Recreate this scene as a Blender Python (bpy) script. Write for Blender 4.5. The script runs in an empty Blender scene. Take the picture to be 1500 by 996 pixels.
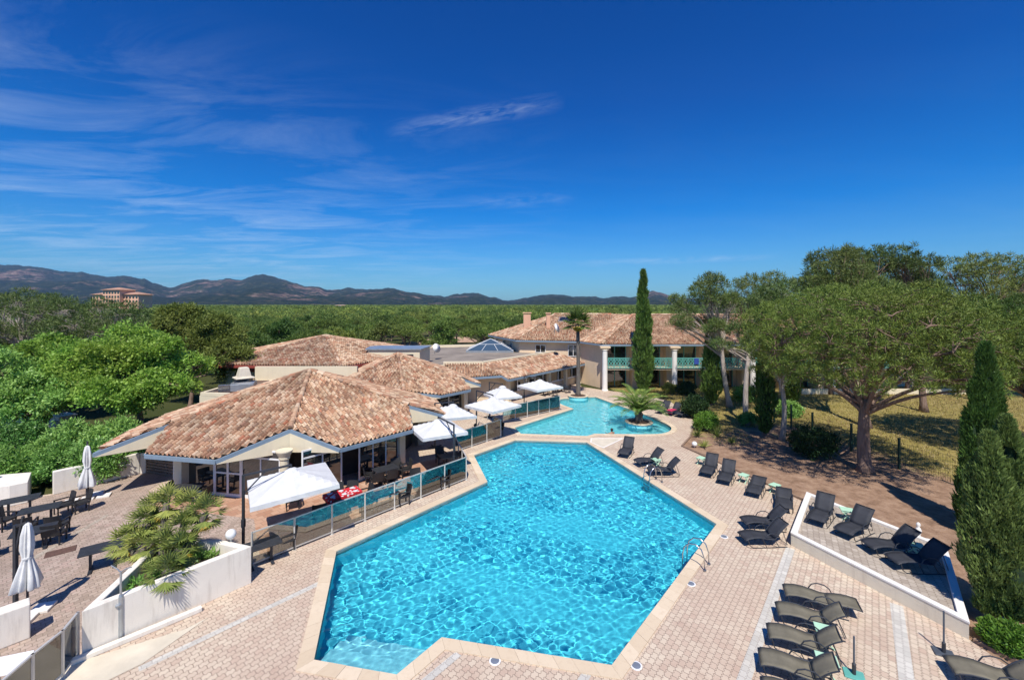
# Hotel pool terrace seen from an upper floor: setting, buildings, furniture and trees, all built in code.
import bpy, bmesh, math, random
import numpy as np
from mathutils import Vector, Matrix, noise as mnoise

S = bpy.context.scene
COL = S.collection
R = math.radians
PI = math.pi
EYE, FOC, HORIZON = 9.5, 640.0, 445.0      # camera height (m), focal length and horizon of the 1500 px photograph


def at(px, py, z=0.0):
    """World point on the horizontal plane z that the photograph shows at px, py."""
    d = FOC * (EYE - z) / (py - HORIZON)
    return Vector(((px - 750.0) * d / FOC, d, z))


# ------------------------------------------------------------------ materials
class NT:
    def __init__(s, name):
        s.m = bpy.data.materials.new(name)
        s.m.use_nodes = True
        s.t = s.m.node_tree
        s.b = s.t.nodes['Principled BSDF']
        s.out = s.t.nodes['Material Output']

    def n(s, typ, **kw):
        x = s.t.nodes.new(typ)
        for k, v in kw.items():
            setattr(x, k, v)
        return x

    def l(s, a, b):
        s.t.links.new(a, b)

    def val(s, node, **kw):
        for k, v in kw.items():
            node.inputs[k.replace('_', ' ')].default_value = v
        return node

    def coord(s, scale=(1, 1, 1), rot=0.0, which='Object'):
        tc = s.n('ShaderNodeTexCoord')
        mp = s.n('ShaderNodeMapping')
        mp.inputs['Scale'].default_value = scale
        mp.inputs['Rotation'].default_value = (0, 0, rot)
        s.l(tc.outputs[which], mp.inputs[0])
        return mp.outputs[0]

    def noise(s, vec, scale, detail=4, rough=.6):
        x = s.n('ShaderNodeTexNoise')
        x.inputs['Scale'].default_value = scale
        x.inputs['Detail'].default_value = detail
        x.inputs['Roughness'].default_value = rough
        if vec is not None:
            s.l(vec, x.inputs['Vector'])
        return x

    def ramp(s, fac, stops, interp='LINEAR'):
        x = s.n('ShaderNodeValToRGB')
        x.color_ramp.interpolation = interp
        e = x.color_ramp.elements
        while len(e) < len(stops):
            e.new(.5)
        for i, (p, c) in enumerate(stops):
            e[i].position = p
            e[i].color = (*c, 1) if len(c) == 3 else c
        s.l(fac, x.inputs[0])
        return x.outputs[0]

    def mix(s, fac, a, b, mode='MIX'):
        x = s.n('ShaderNodeMix', data_type='RGBA', blend_type=mode)
        for sock, v in ((x.inputs[0], fac), (x.inputs[6], a), (x.inputs[7], b)):
            if hasattr(v, 'is_output'):
                s.l(v, sock)
            elif isinstance(v, (int, float)):
                sock.default_value = v
            else:
                sock.default_value = (*v, 1)
        return x.outputs[2]

    def math(s, op, a, b=0.0):
        x = s.n('ShaderNodeMath', operation=op)
        for i, v in enumerate((a, b)):
            if hasattr(v, 'is_output'):
                s.l(v, x.inputs[i])
            else:
                x.inputs[i].default_value = v
        return x.outputs[0]

    def bump(s, h, strength=.3, dist=.02):
        x = s.n('ShaderNodeBump')
        x.inputs['Strength'].default_value = strength
        x.inputs['Distance'].default_value = dist
        s.l(h, x.inputs['Height'])
        s.l(x.outputs[0], s.b.inputs['Normal'])

    def color(s, c):
        if hasattr(c, 'is_output'):
            s.l(c, s.b.inputs['Base Color'])
        else:
            s.b.inputs['Base Color'].default_value = (*c, 1)

    def set(s, rough=.6, metal=0.0, spec=.5):
        s.b.inputs['Roughness'].default_value = rough
        s.b.inputs['Metallic'].default_value = metal
        s.b.inputs['Specular IOR Level'].default_value = spec
        return s.m


def m_plain(name, c, var=.12, scale=3.0, rough=.6, metal=0.0, spec=.5, bump=0.0, fine=30.0):
    k = NT(name)
    v = k.coord()
    n = k.noise(v, scale, 6)
    dark = tuple(x * (1 - var) for x in c)
    lite = tuple(min(1, x * (1 + var)) for x in c)
    k.color(k.ramp(n.outputs[0], [(.3, dark), (.7, lite)]))
    if bump:
        k.bump(k.noise(v, fine, 5).outputs[0], bump, .02)
    return k.set(rough, metal, spec)


def m_plaster(name, c, stain=(.45, .38, .3), amt=.35, bump=.25):
    k = NT(name)
    v = k.coord()
    n1 = k.noise(v, 1.3, 8, .65)
    n2 = k.noise(k.coord((2.2, 2.2, .25)), 2.0, 6, .7)
    base = k.ramp(n1.outputs[0], [(.3, tuple(x * .9 for x in c)), (.7, c)])
    f = k.math('MULTIPLY', k.ramp(n2.outputs[0], [(.52, (0, 0, 0)), (.78, (1, 1, 1))]), amt)
    k.color(k.mix(f, base, stain))
    k.bump(k.noise(v, 45, 4).outputs[0], bump, .02)
    return k.set(.85, 0, .25)


def m_leaf(name, a, b, c=None, trans=.35, rough=.55, spec=.3, tone=False):
    """Foliage: each leaf has its own shade; some light passes through."""
    k = NT(name)
    g = k.n('ShaderNodeNewGeometry')
    ob = k.n('ShaderNodeObjectInfo')
    stops = [(0, tuple(x * .8 for x in a)), (.55, b), (1, c or b)]
    col = k.ramp(g.outputs['Random Per Island'], stops)
    big = k.noise(k.coord(), .9, 4)
    lite = c or b
    col = k.mix(k.ramp(big.outputs[0], [(.40, (0, 0, 0)), (.66, (.6, .6, .6))]), col, tuple(x * 1.1 for x in lite))
    wide = k.noise(k.coord(), .11, 2)
    hs = k.n('ShaderNodeHueSaturation')
    k.l(col, hs.inputs['Color'])
    k.l(k.math('ADD', k.math('MULTIPLY', ob.outputs['Random'], .55), k.math('ADD', k.math('MULTIPLY', wide.outputs[0], .7), .38)), hs.inputs['Value'])
    k.l(k.math('ADD', k.math('MULTIPLY', wide.outputs[0], .10), k.math('ADD', k.math('MULTIPLY', ob.outputs['Random'], -.035), .465)), hs.inputs['Hue'])
    hs.inputs['Saturation'].default_value = .98
    if tone:        # each crown of a wood has its own tone
        at_ = k.n('ShaderNodeAttribute', attribute_name='tone')
        hs2 = k.n('ShaderNodeHueSaturation')
        k.l(hs.outputs[0], hs2.inputs['Color'])
        k.l(k.math('ADD', k.math('MULTIPLY', at_.outputs['Fac'], .75), .55), hs2.inputs['Value'])
        k.l(k.math('ADD', k.math('MULTIPLY', at_.outputs['Fac'], -.04), .52), hs2.inputs['Hue'])
        hs = hs2
    k.color(hs.outputs[0])
    k.set(rough, 0, spec)
    tr = k.n('ShaderNodeBsdfTranslucent')
    k.l(hs.outputs[0], tr.inputs[0])
    mx = k.n('ShaderNodeMixShader')
    mx.inputs[0].default_value = trans
    k.l(k.b.outputs[0], mx.inputs[1])
    k.l(tr.outputs[0], mx.inputs[2])
    k.l(mx.outputs[0], k.out.inputs[0])
    return k.m


def m_bark(name, a, b):
    k = NT(name)
    v = k.coord((1, 1, .22))
    vo = k.n('ShaderNodeTexVoronoi')
    vo.inputs['Scale'].default_value = 9
    k.l(v, vo.inputs['Vector'])
    n = k.noise(v, 6, 6)
    k.color(k.mix(n.outputs[0], k.ramp(vo.outputs['Distance'], [(.1, a), (.6, b)]), b))
    k.bump(vo.outputs['Distance'], .8, .05)
    return k.set(.9, 0, .2)


def m_tiles():
    k = NT('clay_roof_tiles')
    uv = k.n('ShaderNodeUVMap', uv_map='tile')
    sep = k.n('ShaderNodeVectorMath', operation='FLOOR')
    k.l(uv.outputs[0], sep.inputs[0])
    wn = k.n('ShaderNodeTexWhiteNoise', noise_dimensions='2D')
    k.l(sep.outputs[0], wn.inputs['Vector'])
    tone = k.ramp(wn.outputs['Value'], [(0, (.235, .15, .105)), (.12, (.40, .225, .145)), (.28, (.50, .32, .21)), (.46, (.57, .415, .285)),
                                        (.64, (.66, .53, .395)), (.80, (.47, .29, .19)), (.92, (.34, .25, .19)), (1, (.48, .20, .12))])
    v = k.coord()
    n = k.noise(v, .9, 5, .6)
    weather = k.ramp(n.outputs[0], [(.36, (.70, .655, .61)), (.62, (1.06, 1.0, .95))])
    c = k.mix(1.0, tone, weather, 'MULTIPLY')
    n2 = k.noise(v, 14, 5, .7)
    c = k.mix(k.ramp(n2.outputs[0], [(.60, (0, 0, 0)), (.76, (.55, .55, .55))]), c, (.25, .19, .14))
    k.color(c)
    k.bump(k.noise(v, 60, 4).outputs[0], .25, .01)
    return k.set(.88, 0, .2)


def m_pavers(name, tones, mortar, rot, w=.23, h=.115, stain=(.30, .22, .17), stain_amt=.5, zig=.016):
    """Interlocking concrete paving blocks, worn and stained."""
    k = NT(name)
    tc = k.n('ShaderNodeTexCoord')
    mp = k.n('ShaderNodeMapping')
    mp.inputs['Rotation'].default_value = (0, 0, rot)
    k.l(tc.outputs['Object'], mp.inputs[0])
    sx = k.n('ShaderNodeSeparateXYZ')
    k.l(mp.outputs[0], sx.inputs[0])
    wav = k.math('MULTIPLY', k.math('SINE', k.math('MULTIPLY', sx.outputs[0], 2 * PI / (w / 2))), zig)
    wav2 = k.math('MULTIPLY', k.math('SINE', k.math('MULTIPLY', sx.outputs[1], 2 * PI / (h * 2))), zig)
    cx = k.n('ShaderNodeCombineXYZ')
    k.l(k.math('ADD', sx.outputs[0], wav2), cx.inputs[0])
    k.l(k.math('ADD', sx.outputs[1], wav), cx.inputs[1])
    br = k.n('ShaderNodeTexBrick')
    br.offset = .5
    k.val(br, Scale=1.0, Mortar_Size=.009, Mortar_Smooth=.25, Bias=0.0, Brick_Width=w, Row_Height=h)
    br.inputs['Color1'].default_value = (0, 0, 0, 1)
    br.inputs['Color2'].default_value = (1, 1, 1, 1)
    br.inputs['Mortar'].default_value = (.5, .5, .5, 1)
    k.l(cx.outputs[0], br.inputs['Vector'])
    obj = tc.outputs['Object']
    col = k.ramp(br.outputs['Color'], [(i / (len(tones) - 1), t) for i, t in enumerate(tones)])
    big = k.noise(obj, .22, 5, .6)
    col = k.mix(k.ramp(big.outputs[0], [(.40, (0, 0, 0)), (.62, (.6, .6, .6))]), col, tones[0])
    dirt = k.noise(obj, 1.1, 8, .72)
    f = k.math('MULTIPLY', k.ramp(dirt.outputs[0], [(.50, (0, 0, 0)), (.74, (1, 1, 1))]), stain_amt)
    col = k.mix(f, col, stain)
    spots = k.noise(obj, 5.0, 6, .7)
    col = k.mix(k.ramp(spots.outputs[0], [(.62, (0, 0, 0)), (.75, (.45, .45, .45))]), col, stain)
    col = k.mix(br.outputs['Fac'], col, mortar)
    k.color(col)
    hgt = k.math('SUBTRACT', 1.0, br.outputs['Fac'])
    k.bump(hgt, .45, .012)
    return k.set(.86, 0, .22)


def m_glass(name, tint, refl=.12, density=.35):
    """Clear sheet glass: lets light through with a tint and reflects by angle."""
    k = NT(name)
    t = k.n('ShaderNodeBsdfTransparent')
    t.inputs[0].default_value = (*tint, 1)
    g = k.n('ShaderNodeBsdfGlossy')
    g.inputs['Roughness'].default_value = .01
    g.inputs[0].default_value = (1, 1, 1, 1)
    fr = k.n('ShaderNodeFresnel')
    fr.inputs[0].default_value = 1.5
    f = k.math('ADD', k.math('MULTIPLY', fr.outputs[0], 1.0), refl)
    mx = k.n('ShaderNodeMixShader')
    k.l(f, mx.inputs[0])
    k.l(t.outputs[0], mx.inputs[1])
    k.l(g.outputs[0], mx.inputs[2])
    k.l(mx.outputs[0], k.out.inputs[0])
    return k.m


M = {}
M['tiles'] = m_tiles()
M['cream'] = m_plaster('cream_render', (.76, .66, .47), amt=.2)
M['white_wall'] = m_plaster('white_rendered_wall', (.84, .78, .68), stain=(.44, .38, .31), amt=.6)
M['terrace_wall'] = m_plaster('rough_grey_render', (.80, .72, .57), stain=(.46, .39, .30), amt=.5, bump=1.0)
M['wall_cap'] = m_plaster('white_painted_cap', (.82, .78, .72), amt=.3)
M['ochre'] = m_plaster('ochre_render', (.80, .61, .41), stain=(.42, .28, .18), amt=.3)
M['tan'] = m_plaster('tan_render', (.72, .58, .41), stain=(.38, .28, .2), amt=.3)
M['salmon'] = m_plaster('salmon_render', (.74, .43, .28), amt=.2)
M['fascia'] = m_plain('blue_grey_gutter', (.20, .27, .34), .1, 2, .45)
M['red_fascia'] = m_plain('red_painted_boards', (.30, .06, .045), .15, 4, .6)
M['white_frame'] = m_plain('white_lacquer', (.80, .79, .77), .06, 3, .4)
M['pane'] = NT('dark_window_glass').m
_k = M['pane'].node_tree.nodes['Principled BSDF']
_k.inputs['Base Color'].default_value = (.018, .021, .022, 1)
_k.inputs['Roughness'].default_value = .015
_k.inputs['IOR'].default_value = 2.1
M['glass'] = m_glass('pale_safety_glass', (.86, .88, .84), .10)
M['flat_roof'] = m_plain('brown_roof_felt', (.17, .105, .075), .35, .8, .95, bump=.3)
M['grey_roof'] = m_plain('grey_gravel_roof', (.245, .205, .165), .3, .5, .95, bump=.4)
M['zinc'] = m_plain('zinc_sheet', (.42, .45, .47), .15, 2, .35, .6)
M['steel'] = m_plain('brushed_steel', (.55, .56, .57), .1, 8, .25, 1.0)
M['anthracite'] = m_plain('anthracite_metal', (.045, .05, .06), .15, 5, .45, .3)
M['rail'] = m_plain('pale_aluminium', (.62, .60, .55), .08, 4, .4, .3)
M['canvas'] = m_plain('white_canvas', (.63, .63, .62), .07, 3, .9, spec=.15, bump=.5, fine=4)
M['old_canvas'] = m_plain('weathered_white_canvas', (.74, .73, .70), .14, 4, .92, spec=.1)
M['wicker'] = m_plain('black_wicker', (.022, .021, .022), .4, 40, .6, bump=.6, fine=90)
M['table_black'] = m_plain('black_slatted_tabletop', (.035, .037, .042), .25, 6, .5)
M['sling'] = m_plain('charcoal_sling_fabric', (.034, .036, .043), .25, 3, .75, bump=.3, fine=120)
M['sling_sheen'] = m_plain('sheen_tinted_sling_fabric', (.17, .152, .108), .2, 3, .8, bump=.3, fine=120)  # same dark mesh; its tan sheen at grazing view is put into the colour
M['far_salmon'] = m_plain('bright_salmon_render', (.80, .46, .30), .08, .2, .9)  # the far hotel's own brighter, more orange salmon
M['slate'] = m_plain('slate_metal', (.10, .12, .15), .15, 4, .45, .3)
M['mint'] = m_plain('mint_green_plastic', (.45, .70, .50), .08, 4, .5)
M['teal'] = m_plain('teal_painted_iron', (.12, .40, .345), .1, 4, .5)
M['soil'] = m_plain('dark_soil', (.085, .05, .033), .5, 9, 1, bump=.8)
M['stone'] = m_plain('pale_stone', (.60, .51, .41), .2, 3, .8, bump=.3)
M['green_metal'] = m_plain('dark_green_fence_metal', (.02, .06, .04), .2, 5, .5, .2)
M['concrete'] = m_plain('pale_concrete', (.62, .55, .43), .15, 1.2, .85, bump=.2)
M['slat_wood'] = m_plain('weathered_timber', (.20, .15, .11), .3, 7, .85, bump=.3)
M['globe'] = m_plain('opal_globe', (.80, .80, .77), .05, 2, .25)
M['car_white'] = m_plain('white_car_paint', (.78, .78, .78), .03, 1, .2)
M['car_blue'] = m_plain('blue_car_paint', (.03, .10, .30), .05, 1, .2)
M['car_red'] = m_plain('red_car_paint', (.38, .03, .03), .05, 1, .2)
M['rubber'] = m_plain('black_rubber', (.02, .02, .02), .2, 5, .8)
M['skin'] = m_plain('tanned_skin', (.45, .25, .16), .08, 5, .5)
M['hair'] = m_plain('dark_hair', (.02, .014, .01), .2, 20, .5)
M['pink_towel'] = m_plain('raspberry_towel', (.50, .03, .09), .15, 5, .95)
M['blue_towel'] = m_plain('blue_towel', (.03, .07, .32), .15, 5, .95)


def m_redcloth():
    k = NT('red_and_white_table_linen')
    v = k.coord()
    vo = k.n('ShaderNodeTexVoronoi')
    vo.inputs['Scale'].default_value = 5.2
    k.l(v, vo.inputs['Vector'])
    k.color(k.ramp(vo.outputs['Distance'], [(.0, (.82, .80, .78)), (.30, (.82, .80, .78)), (.34, (.58, .02, .03)), (1, (.58, .02, .03))]))
    return k.set(.8)


M['red_cloth'] = m_redcloth()

# pines, broadleaves, cypresses, palms
M['pine'] = m_leaf('stone_pine_needles', (0.055, 0.106, 0.016), (0.103, 0.175, 0.025), (0.170, 0.237, 0.039), .14)
M['aleppo'] = m_leaf('aleppo_pine_needles', (0.063, 0.107, 0.023), (0.114, 0.178, 0.037), (0.182, 0.236, 0.063), .18)
M['wood'] = m_leaf('far_pinewood_needles', (0.064, 0.125, 0.023), (0.140, 0.231, 0.040), (0.223, 0.312, 0.064), tone=True)
M['wood_pale'] = m_leaf('pale_woodland_leaves', (.085, .13, .025), (.16, .22, .045), (.23, .29, .07))
M['wood_leaf'] = m_leaf('woodland_broad_leaves', (0.046, 0.103, 0.019), (0.098, 0.190, 0.031), (0.149, 0.253, 0.052))
M['far_pine'] = m_leaf('pinewood_needles', (0.072, 0.128, 0.025), (0.144, 0.229, 0.040), (0.226, 0.311, 0.062))
M['broad'] = m_leaf('bright_broad_leaves', (0.093, 0.213, 0.021), (0.170, 0.355, 0.039), (0.290, 0.469, 0.080), .4, .45)
M['yellow'] = m_leaf('yellow_green_leaves', (0.166, 0.215, 0.033), (0.282, 0.330, 0.059), (0.397, 0.430, 0.099), .4)
M['laurel'] = m_leaf('laurel_leaves', (0.088, 0.226, 0.033), (0.155, 0.358, 0.057), (0.291, 0.508, 0.132), .3, .4)
M['dark_shrub'] = m_leaf('dark_shrub_leaves', (0.022, 0.048, 0.014), (0.042, 0.090, 0.024), (0.072, 0.132, 0.036), .25)
M['bright_shrub'] = m_leaf('bright_shrub_leaves', (.08, .2, .02), (.14, .30, .03), (.22, .38, .06), .35, .35)
M['cypress'] = m_leaf('cypress_scales', (0.035, 0.086, 0.015), (0.066, 0.150, 0.026), (0.103, 0.203, 0.037), .2)
M['cypress_grey'] = m_leaf('grey_green_cypress_scales', (0.077, 0.135, 0.031), (0.133, 0.208, 0.048), (0.198, 0.281, 0.071), .2)
M['fan'] = m_leaf('fan_palm_blades', (0.088, 0.130, 0.023), (0.220, 0.290, 0.052), (0.405, 0.430, 0.123), .3, .4)
M['frond'] = m_leaf('date_palm_leaflets', (0.103, 0.196, 0.031), (0.197, 0.310, 0.052), (0.310, 0.414, 0.093), .3, .4)
M['dead_frond'] = m_leaf('yellow_palm_skirt', (0.360, 0.264, 0.029), (0.504, 0.360, 0.038), (0.600, 0.432, 0.077), .3)
M['grassy'] = m_leaf('dry_grass_blades', (.20, .165, .05), (.34, .27, .09), (.48, .39, .18), .3, .6)
M['bark'] = m_bark('pine_bark', (.10, .062, .045), (.25, .17, .13))
M['grey_bark'] = m_bark('grey_pine_bark', (.20, .165, .14), (.42, .36, .31))
M['twig'] = m_plain('grey_twigs', (.24, .205, .18), .3, 5, .9)
M['palm_bark'] = m_bark('palm_trunk_fibre', (.05, .04, .034), (.15, .125, .105))
M['palm_green'] = m_leaf('tall_palm_blades', (.05, .10, .018), (.10, .165, .03), (.20, .25, .05), .2)


# ------------------------------------------------------------------ mesh building
class MB:
    def __init__(s):
        s.v, s.f = [], []

    def add(s, vs, fs):
        o = len(s.v)
        s.v += [tuple(p) for p in vs]
        s.f += [tuple(i + o for i in f) for f in fs]
        return s

    def box(s, x0, y0, z0, x1, y1, z1):
        vs = [(x, y, z) for z in (z0, z1) for x, y in ((x0, y0), (x1, y0), (x1, y1), (x0, y1))]
        return s.add(vs, [(3, 2, 1, 0), (4, 5, 6, 7), (0, 1, 5, 4), (1, 2, 6, 5), (2, 3, 7, 6), (3, 0, 4, 7)])

    def obox(s, c, size, rz=0.0, rx=0.0, ry=0.0):
        m = Matrix.Translation(c) @ Matrix.Rotation(rz, 4, 'Z') @ Matrix.Rotation(ry, 4, 'Y') @ Matrix.Rotation(rx, 4, 'X')
        x, y, z = (k / 2 for k in size)
        vs = [m @ Vector((i * x, j * y, k * z)) for k in (-1, 1) for i, j in ((-1, -1), (1, -1), (1, 1), (-1, 1))]
        return s.add(vs, [(3, 2, 1, 0), (4, 5, 6, 7), (0, 1, 5, 4), (1, 2, 6, 5), (2, 3, 7, 6), (3, 0, 4, 7)])

    def bar(s, a, b, w, h, up=(0, 0, 1)):
        a, b = Vector(a), Vector(b)
        d = (b - a).normalized()
        u = Vector(up)
        if abs(d.dot(u)) > .98:
            u = Vector((1, 0, 0))
        r = d.cross(u).normalized()
        u = r.cross(d)
        vs = [p + r * i * w / 2 + u * j * h / 2 for p in (a, b) for i, j in ((-1, -1), (1, -1), (1, 1), (-1, 1))]
        return s.add(vs, [(0, 1, 2, 3), (7, 6, 5, 4), (0, 4, 5, 1), (1, 5, 6, 2), (2, 6, 7, 3), (3, 7, 4, 0)])

    def tube(s, pts, r, n=8, cap=True):
        pts = [Vector(p) for p in pts]
        rs = r if isinstance(r, (list, tuple)) else [r] * len(pts)
        o = len(s.v)
        ref = None
        for i, p in enumerate(pts):
            d = (pts[min(i + 1, len(pts) - 1)] - pts[max(i - 1, 0)])
            d = d.normalized() if d.length > 1e-9 else Vector((0, 0, 1))
            if ref is None:
                ref = Vector((1, 0, 0)) if abs(d.x) < .8 else Vector((0, 1, 0))
            a = d.cross(ref).normalized()
            ref = a.cross(d).normalized()
            for j in range(n):
                t = 2 * PI * j / n
                s.v.append(tuple(p + (a * math.cos(t) + ref * math.sin(t)) * rs[i]))
        for i in range(len(pts) - 1):
            for j in range(n):
                k = (j + 1) % n
                s.f.append((o + i * n + j, o + i * n + k, o + (i + 1) * n + k, o + (i + 1) * n + j))
        if cap:
            s.f.append(tuple(o + j for j in reversed(range(n))))
            s.f.append(tuple(o + (len(pts) - 1) * n + j for j in range(n)))
        return s

    def prism(s, poly, z0, z1, top=True, bottom=True):
        n = len(poly)
        area = sum(poly[i][0] * poly[(i + 1) % n][1] - poly[(i + 1) % n][0] * poly[i][1] for i in range(n))
        if area < 0:
            poly = list(reversed(poly))
        vs = [(p[0], p[1], z0) for p in poly] + [(p[0], p[1], z1) for p in poly]
        fs = [(i, (i + 1) % n, n + (i + 1) % n, n + i) for i in range(n)]
        if top:
            fs.append(tuple(range(n, 2 * n)))
        if bottom:
            fs.append(tuple(reversed(range(n))))
        return s.add(vs, fs)

    def lathe(s, prof, c=(0, 0, 0), n=20, wob=None):
        o = len(s.v)
        for i, (r, z) in enumerate(prof):
            for j in range(n):
                t = 2 * PI * j / n
                k = wob(t, i) if wob else 1.0
                s.v.append((c[0] + r * k * math.cos(t), c[1] + r * k * math.sin(t), c[2] + z))
        for i in range(len(prof) - 1):
            for j in range(n):
                k = (j + 1) % n
                s.f.append((o + i * n + j, o + i * n + k, o + (i + 1) * n + k, o + (i + 1) * n + j))
        s.f.append(tuple(o + j for j in reversed(range(n))))
        s.f.append(tuple(o + (len(prof) - 1) * n + j for j in range(n)))
        return s

    def ball(s, c, r, n=16, m=9, sq=1.0):
        return s.lathe([(max(r * math.sin(PI * i / m), 1e-4), -r * sq * math.cos(PI * i / m)) for i in range(m + 1)], c, n)

    def poly(s, pts):
        return s.add(pts, [tuple(range(len(pts)))])

    def build(s, name, mat, parent=None, smooth=False, bevel=0.0):
        me = bpy.data.meshes.new(name)
        me.from_pydata(s.v, [], s.f)
        if smooth:
            me.shade_smooth()
        return link(name, me, mat, parent, bevel)


def link(name, me, mat, parent=None, bevel=0.0):
    if mat is not None and not me.materials:
        me.materials.append(mat if not isinstance(mat, str) else M[mat])
    o = bpy.data.objects.new(name, me)
    COL.objects.link(o)
    if parent is not None:
        o.parent = parent
    if bevel:
        b = o.modifiers.new('bevel', 'BEVEL')
        b.width = bevel
        b.segments = 2
        b.limit_method = 'ANGLE'
    return o


def np_mesh(name, V, F, smooth=False):
    """Mesh from a vertex array and an (n, 3 or 4) face array."""
    V = np.asarray(V, dtype=np.float32)
    F = np.asarray(F, dtype=np.int32)
    me = bpy.data.meshes.new(name)
    k = F.shape[1]
    me.vertices.add(len(V))
    me.vertices.foreach_set('co', V.ravel())
    me.loops.add(F.size)
    me.loops.foreach_set('vertex_index', F.ravel())
    me.polygons.add(len(F))
    me.polygons.foreach_set('loop_start', np.arange(0, F.size, k, dtype=np.int32))
    me.polygons.foreach_set('loop_total', np.full(len(F), k, dtype=np.int32))
    me.update(calc_edges=True)
    me.validate()
    if smooth:
        me.shade_smooth()
    return me


def tag(o, label=None, cat=None, group=None, kind=None):
    if label:
        o['label'] = label
    if cat:
        o['category'] = cat
    if group:
        o['group'] = group
    if kind:
        o['kind'] = kind
    return o


def thing(name, label, cat, loc=(0, 0, 0), rz=0.0, group=None):
    o = bpy.data.objects.new(name, None)
    o.empty_display_size = .3
    COL.objects.link(o)
    o.location = loc
    o.rotation_euler = (0, 0, rz)
    return tag(o, label, cat, group)


CHILDREN = {}


def copy_tree(o, parent=None):
    """A copy of a thing with copies of its parts and their sub-parts; the mesh data is shared."""
    c = o.copy()
    COL.objects.link(c)
    if parent is not None:
        c.parent = parent
    for ch in list(o.children):
        copy_tree(ch, c)
    return c


def put(proto, used, loc, rz, label, group=None, scale=1.0):
    o = copy_tree(proto) if used else proto
    o.location = loc
    o.rotation_euler = (0, 0, rz)
    o.scale = (scale,) * 3 if not isinstance(scale, tuple) else scale
    o['label'] = label
    if group:
        o['group'] = group
    return o


def fill(loops, z):
    """Flat sheet inside the first loop and outside the others (triangulated)."""
    bm = bmesh.new()
    for lp in loops:
        vs = [bm.verts.new((p[0], p[1], z)) for p in lp]
        for i in range(len(vs)):
            bm.edges.new((vs[i], vs[(i + 1) % len(vs)]))
    bmesh.ops.triangle_fill(bm, edges=bm.edges[:], use_beauty=True)
    for f in bm.faces:
        f.normal_update()
        if f.normal.z < 0:
            f.normal_flip()
    me = bpy.data.meshes.new('sheet')
    bm.to_mesh(me)
    bm.free()
    return me


def offset(poly, d):
    """Polygon moved outwards by d (inwards when negative), mitred."""
    n = len(poly)
    p = [Vector((q[0], q[1])) for q in poly]
    area = sum(p[i].x * p[(i + 1) % n].y - p[(i + 1) % n].x * p[i].y for i in range(n))
    sgn = 1 if area > 0 else -1
    out = []
    for i in range(n):
        e0 = (p[i] - p[i - 1]).normalized()
        e1 = (p[(i + 1) % n] - p[i]).normalized()
        n0 = Vector((e0.y, -e0.x)) * sgn
        n1 = Vector((e1.y, -e1.x)) * sgn
        b = n0 + n1
        b = b / max(b.length_squared / 2, .25)
        out.append(p[i] + b * d)
    return [(q.x, q.y) for q in out]


def inside(P, poly):
    """Boolean array: which of the points P (n, 2) lie in the polygon."""
    x, y = P[:, 0], P[:, 1]
    r = np.zeros(len(P), bool)
    n = len(poly)
    for i in range(n):
        x0, y0 = poly[i][0], poly[i][1]
        x1, y1 = poly[(i + 1) % n][0], poly[(i + 1) % n][1]
        c = ((y0 > y) != (y1 > y)) & (x < (x1 - x0) * (y - y0) / (y1 - y0 + 1e-12) + x0)
        r ^= c
    return r
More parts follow.
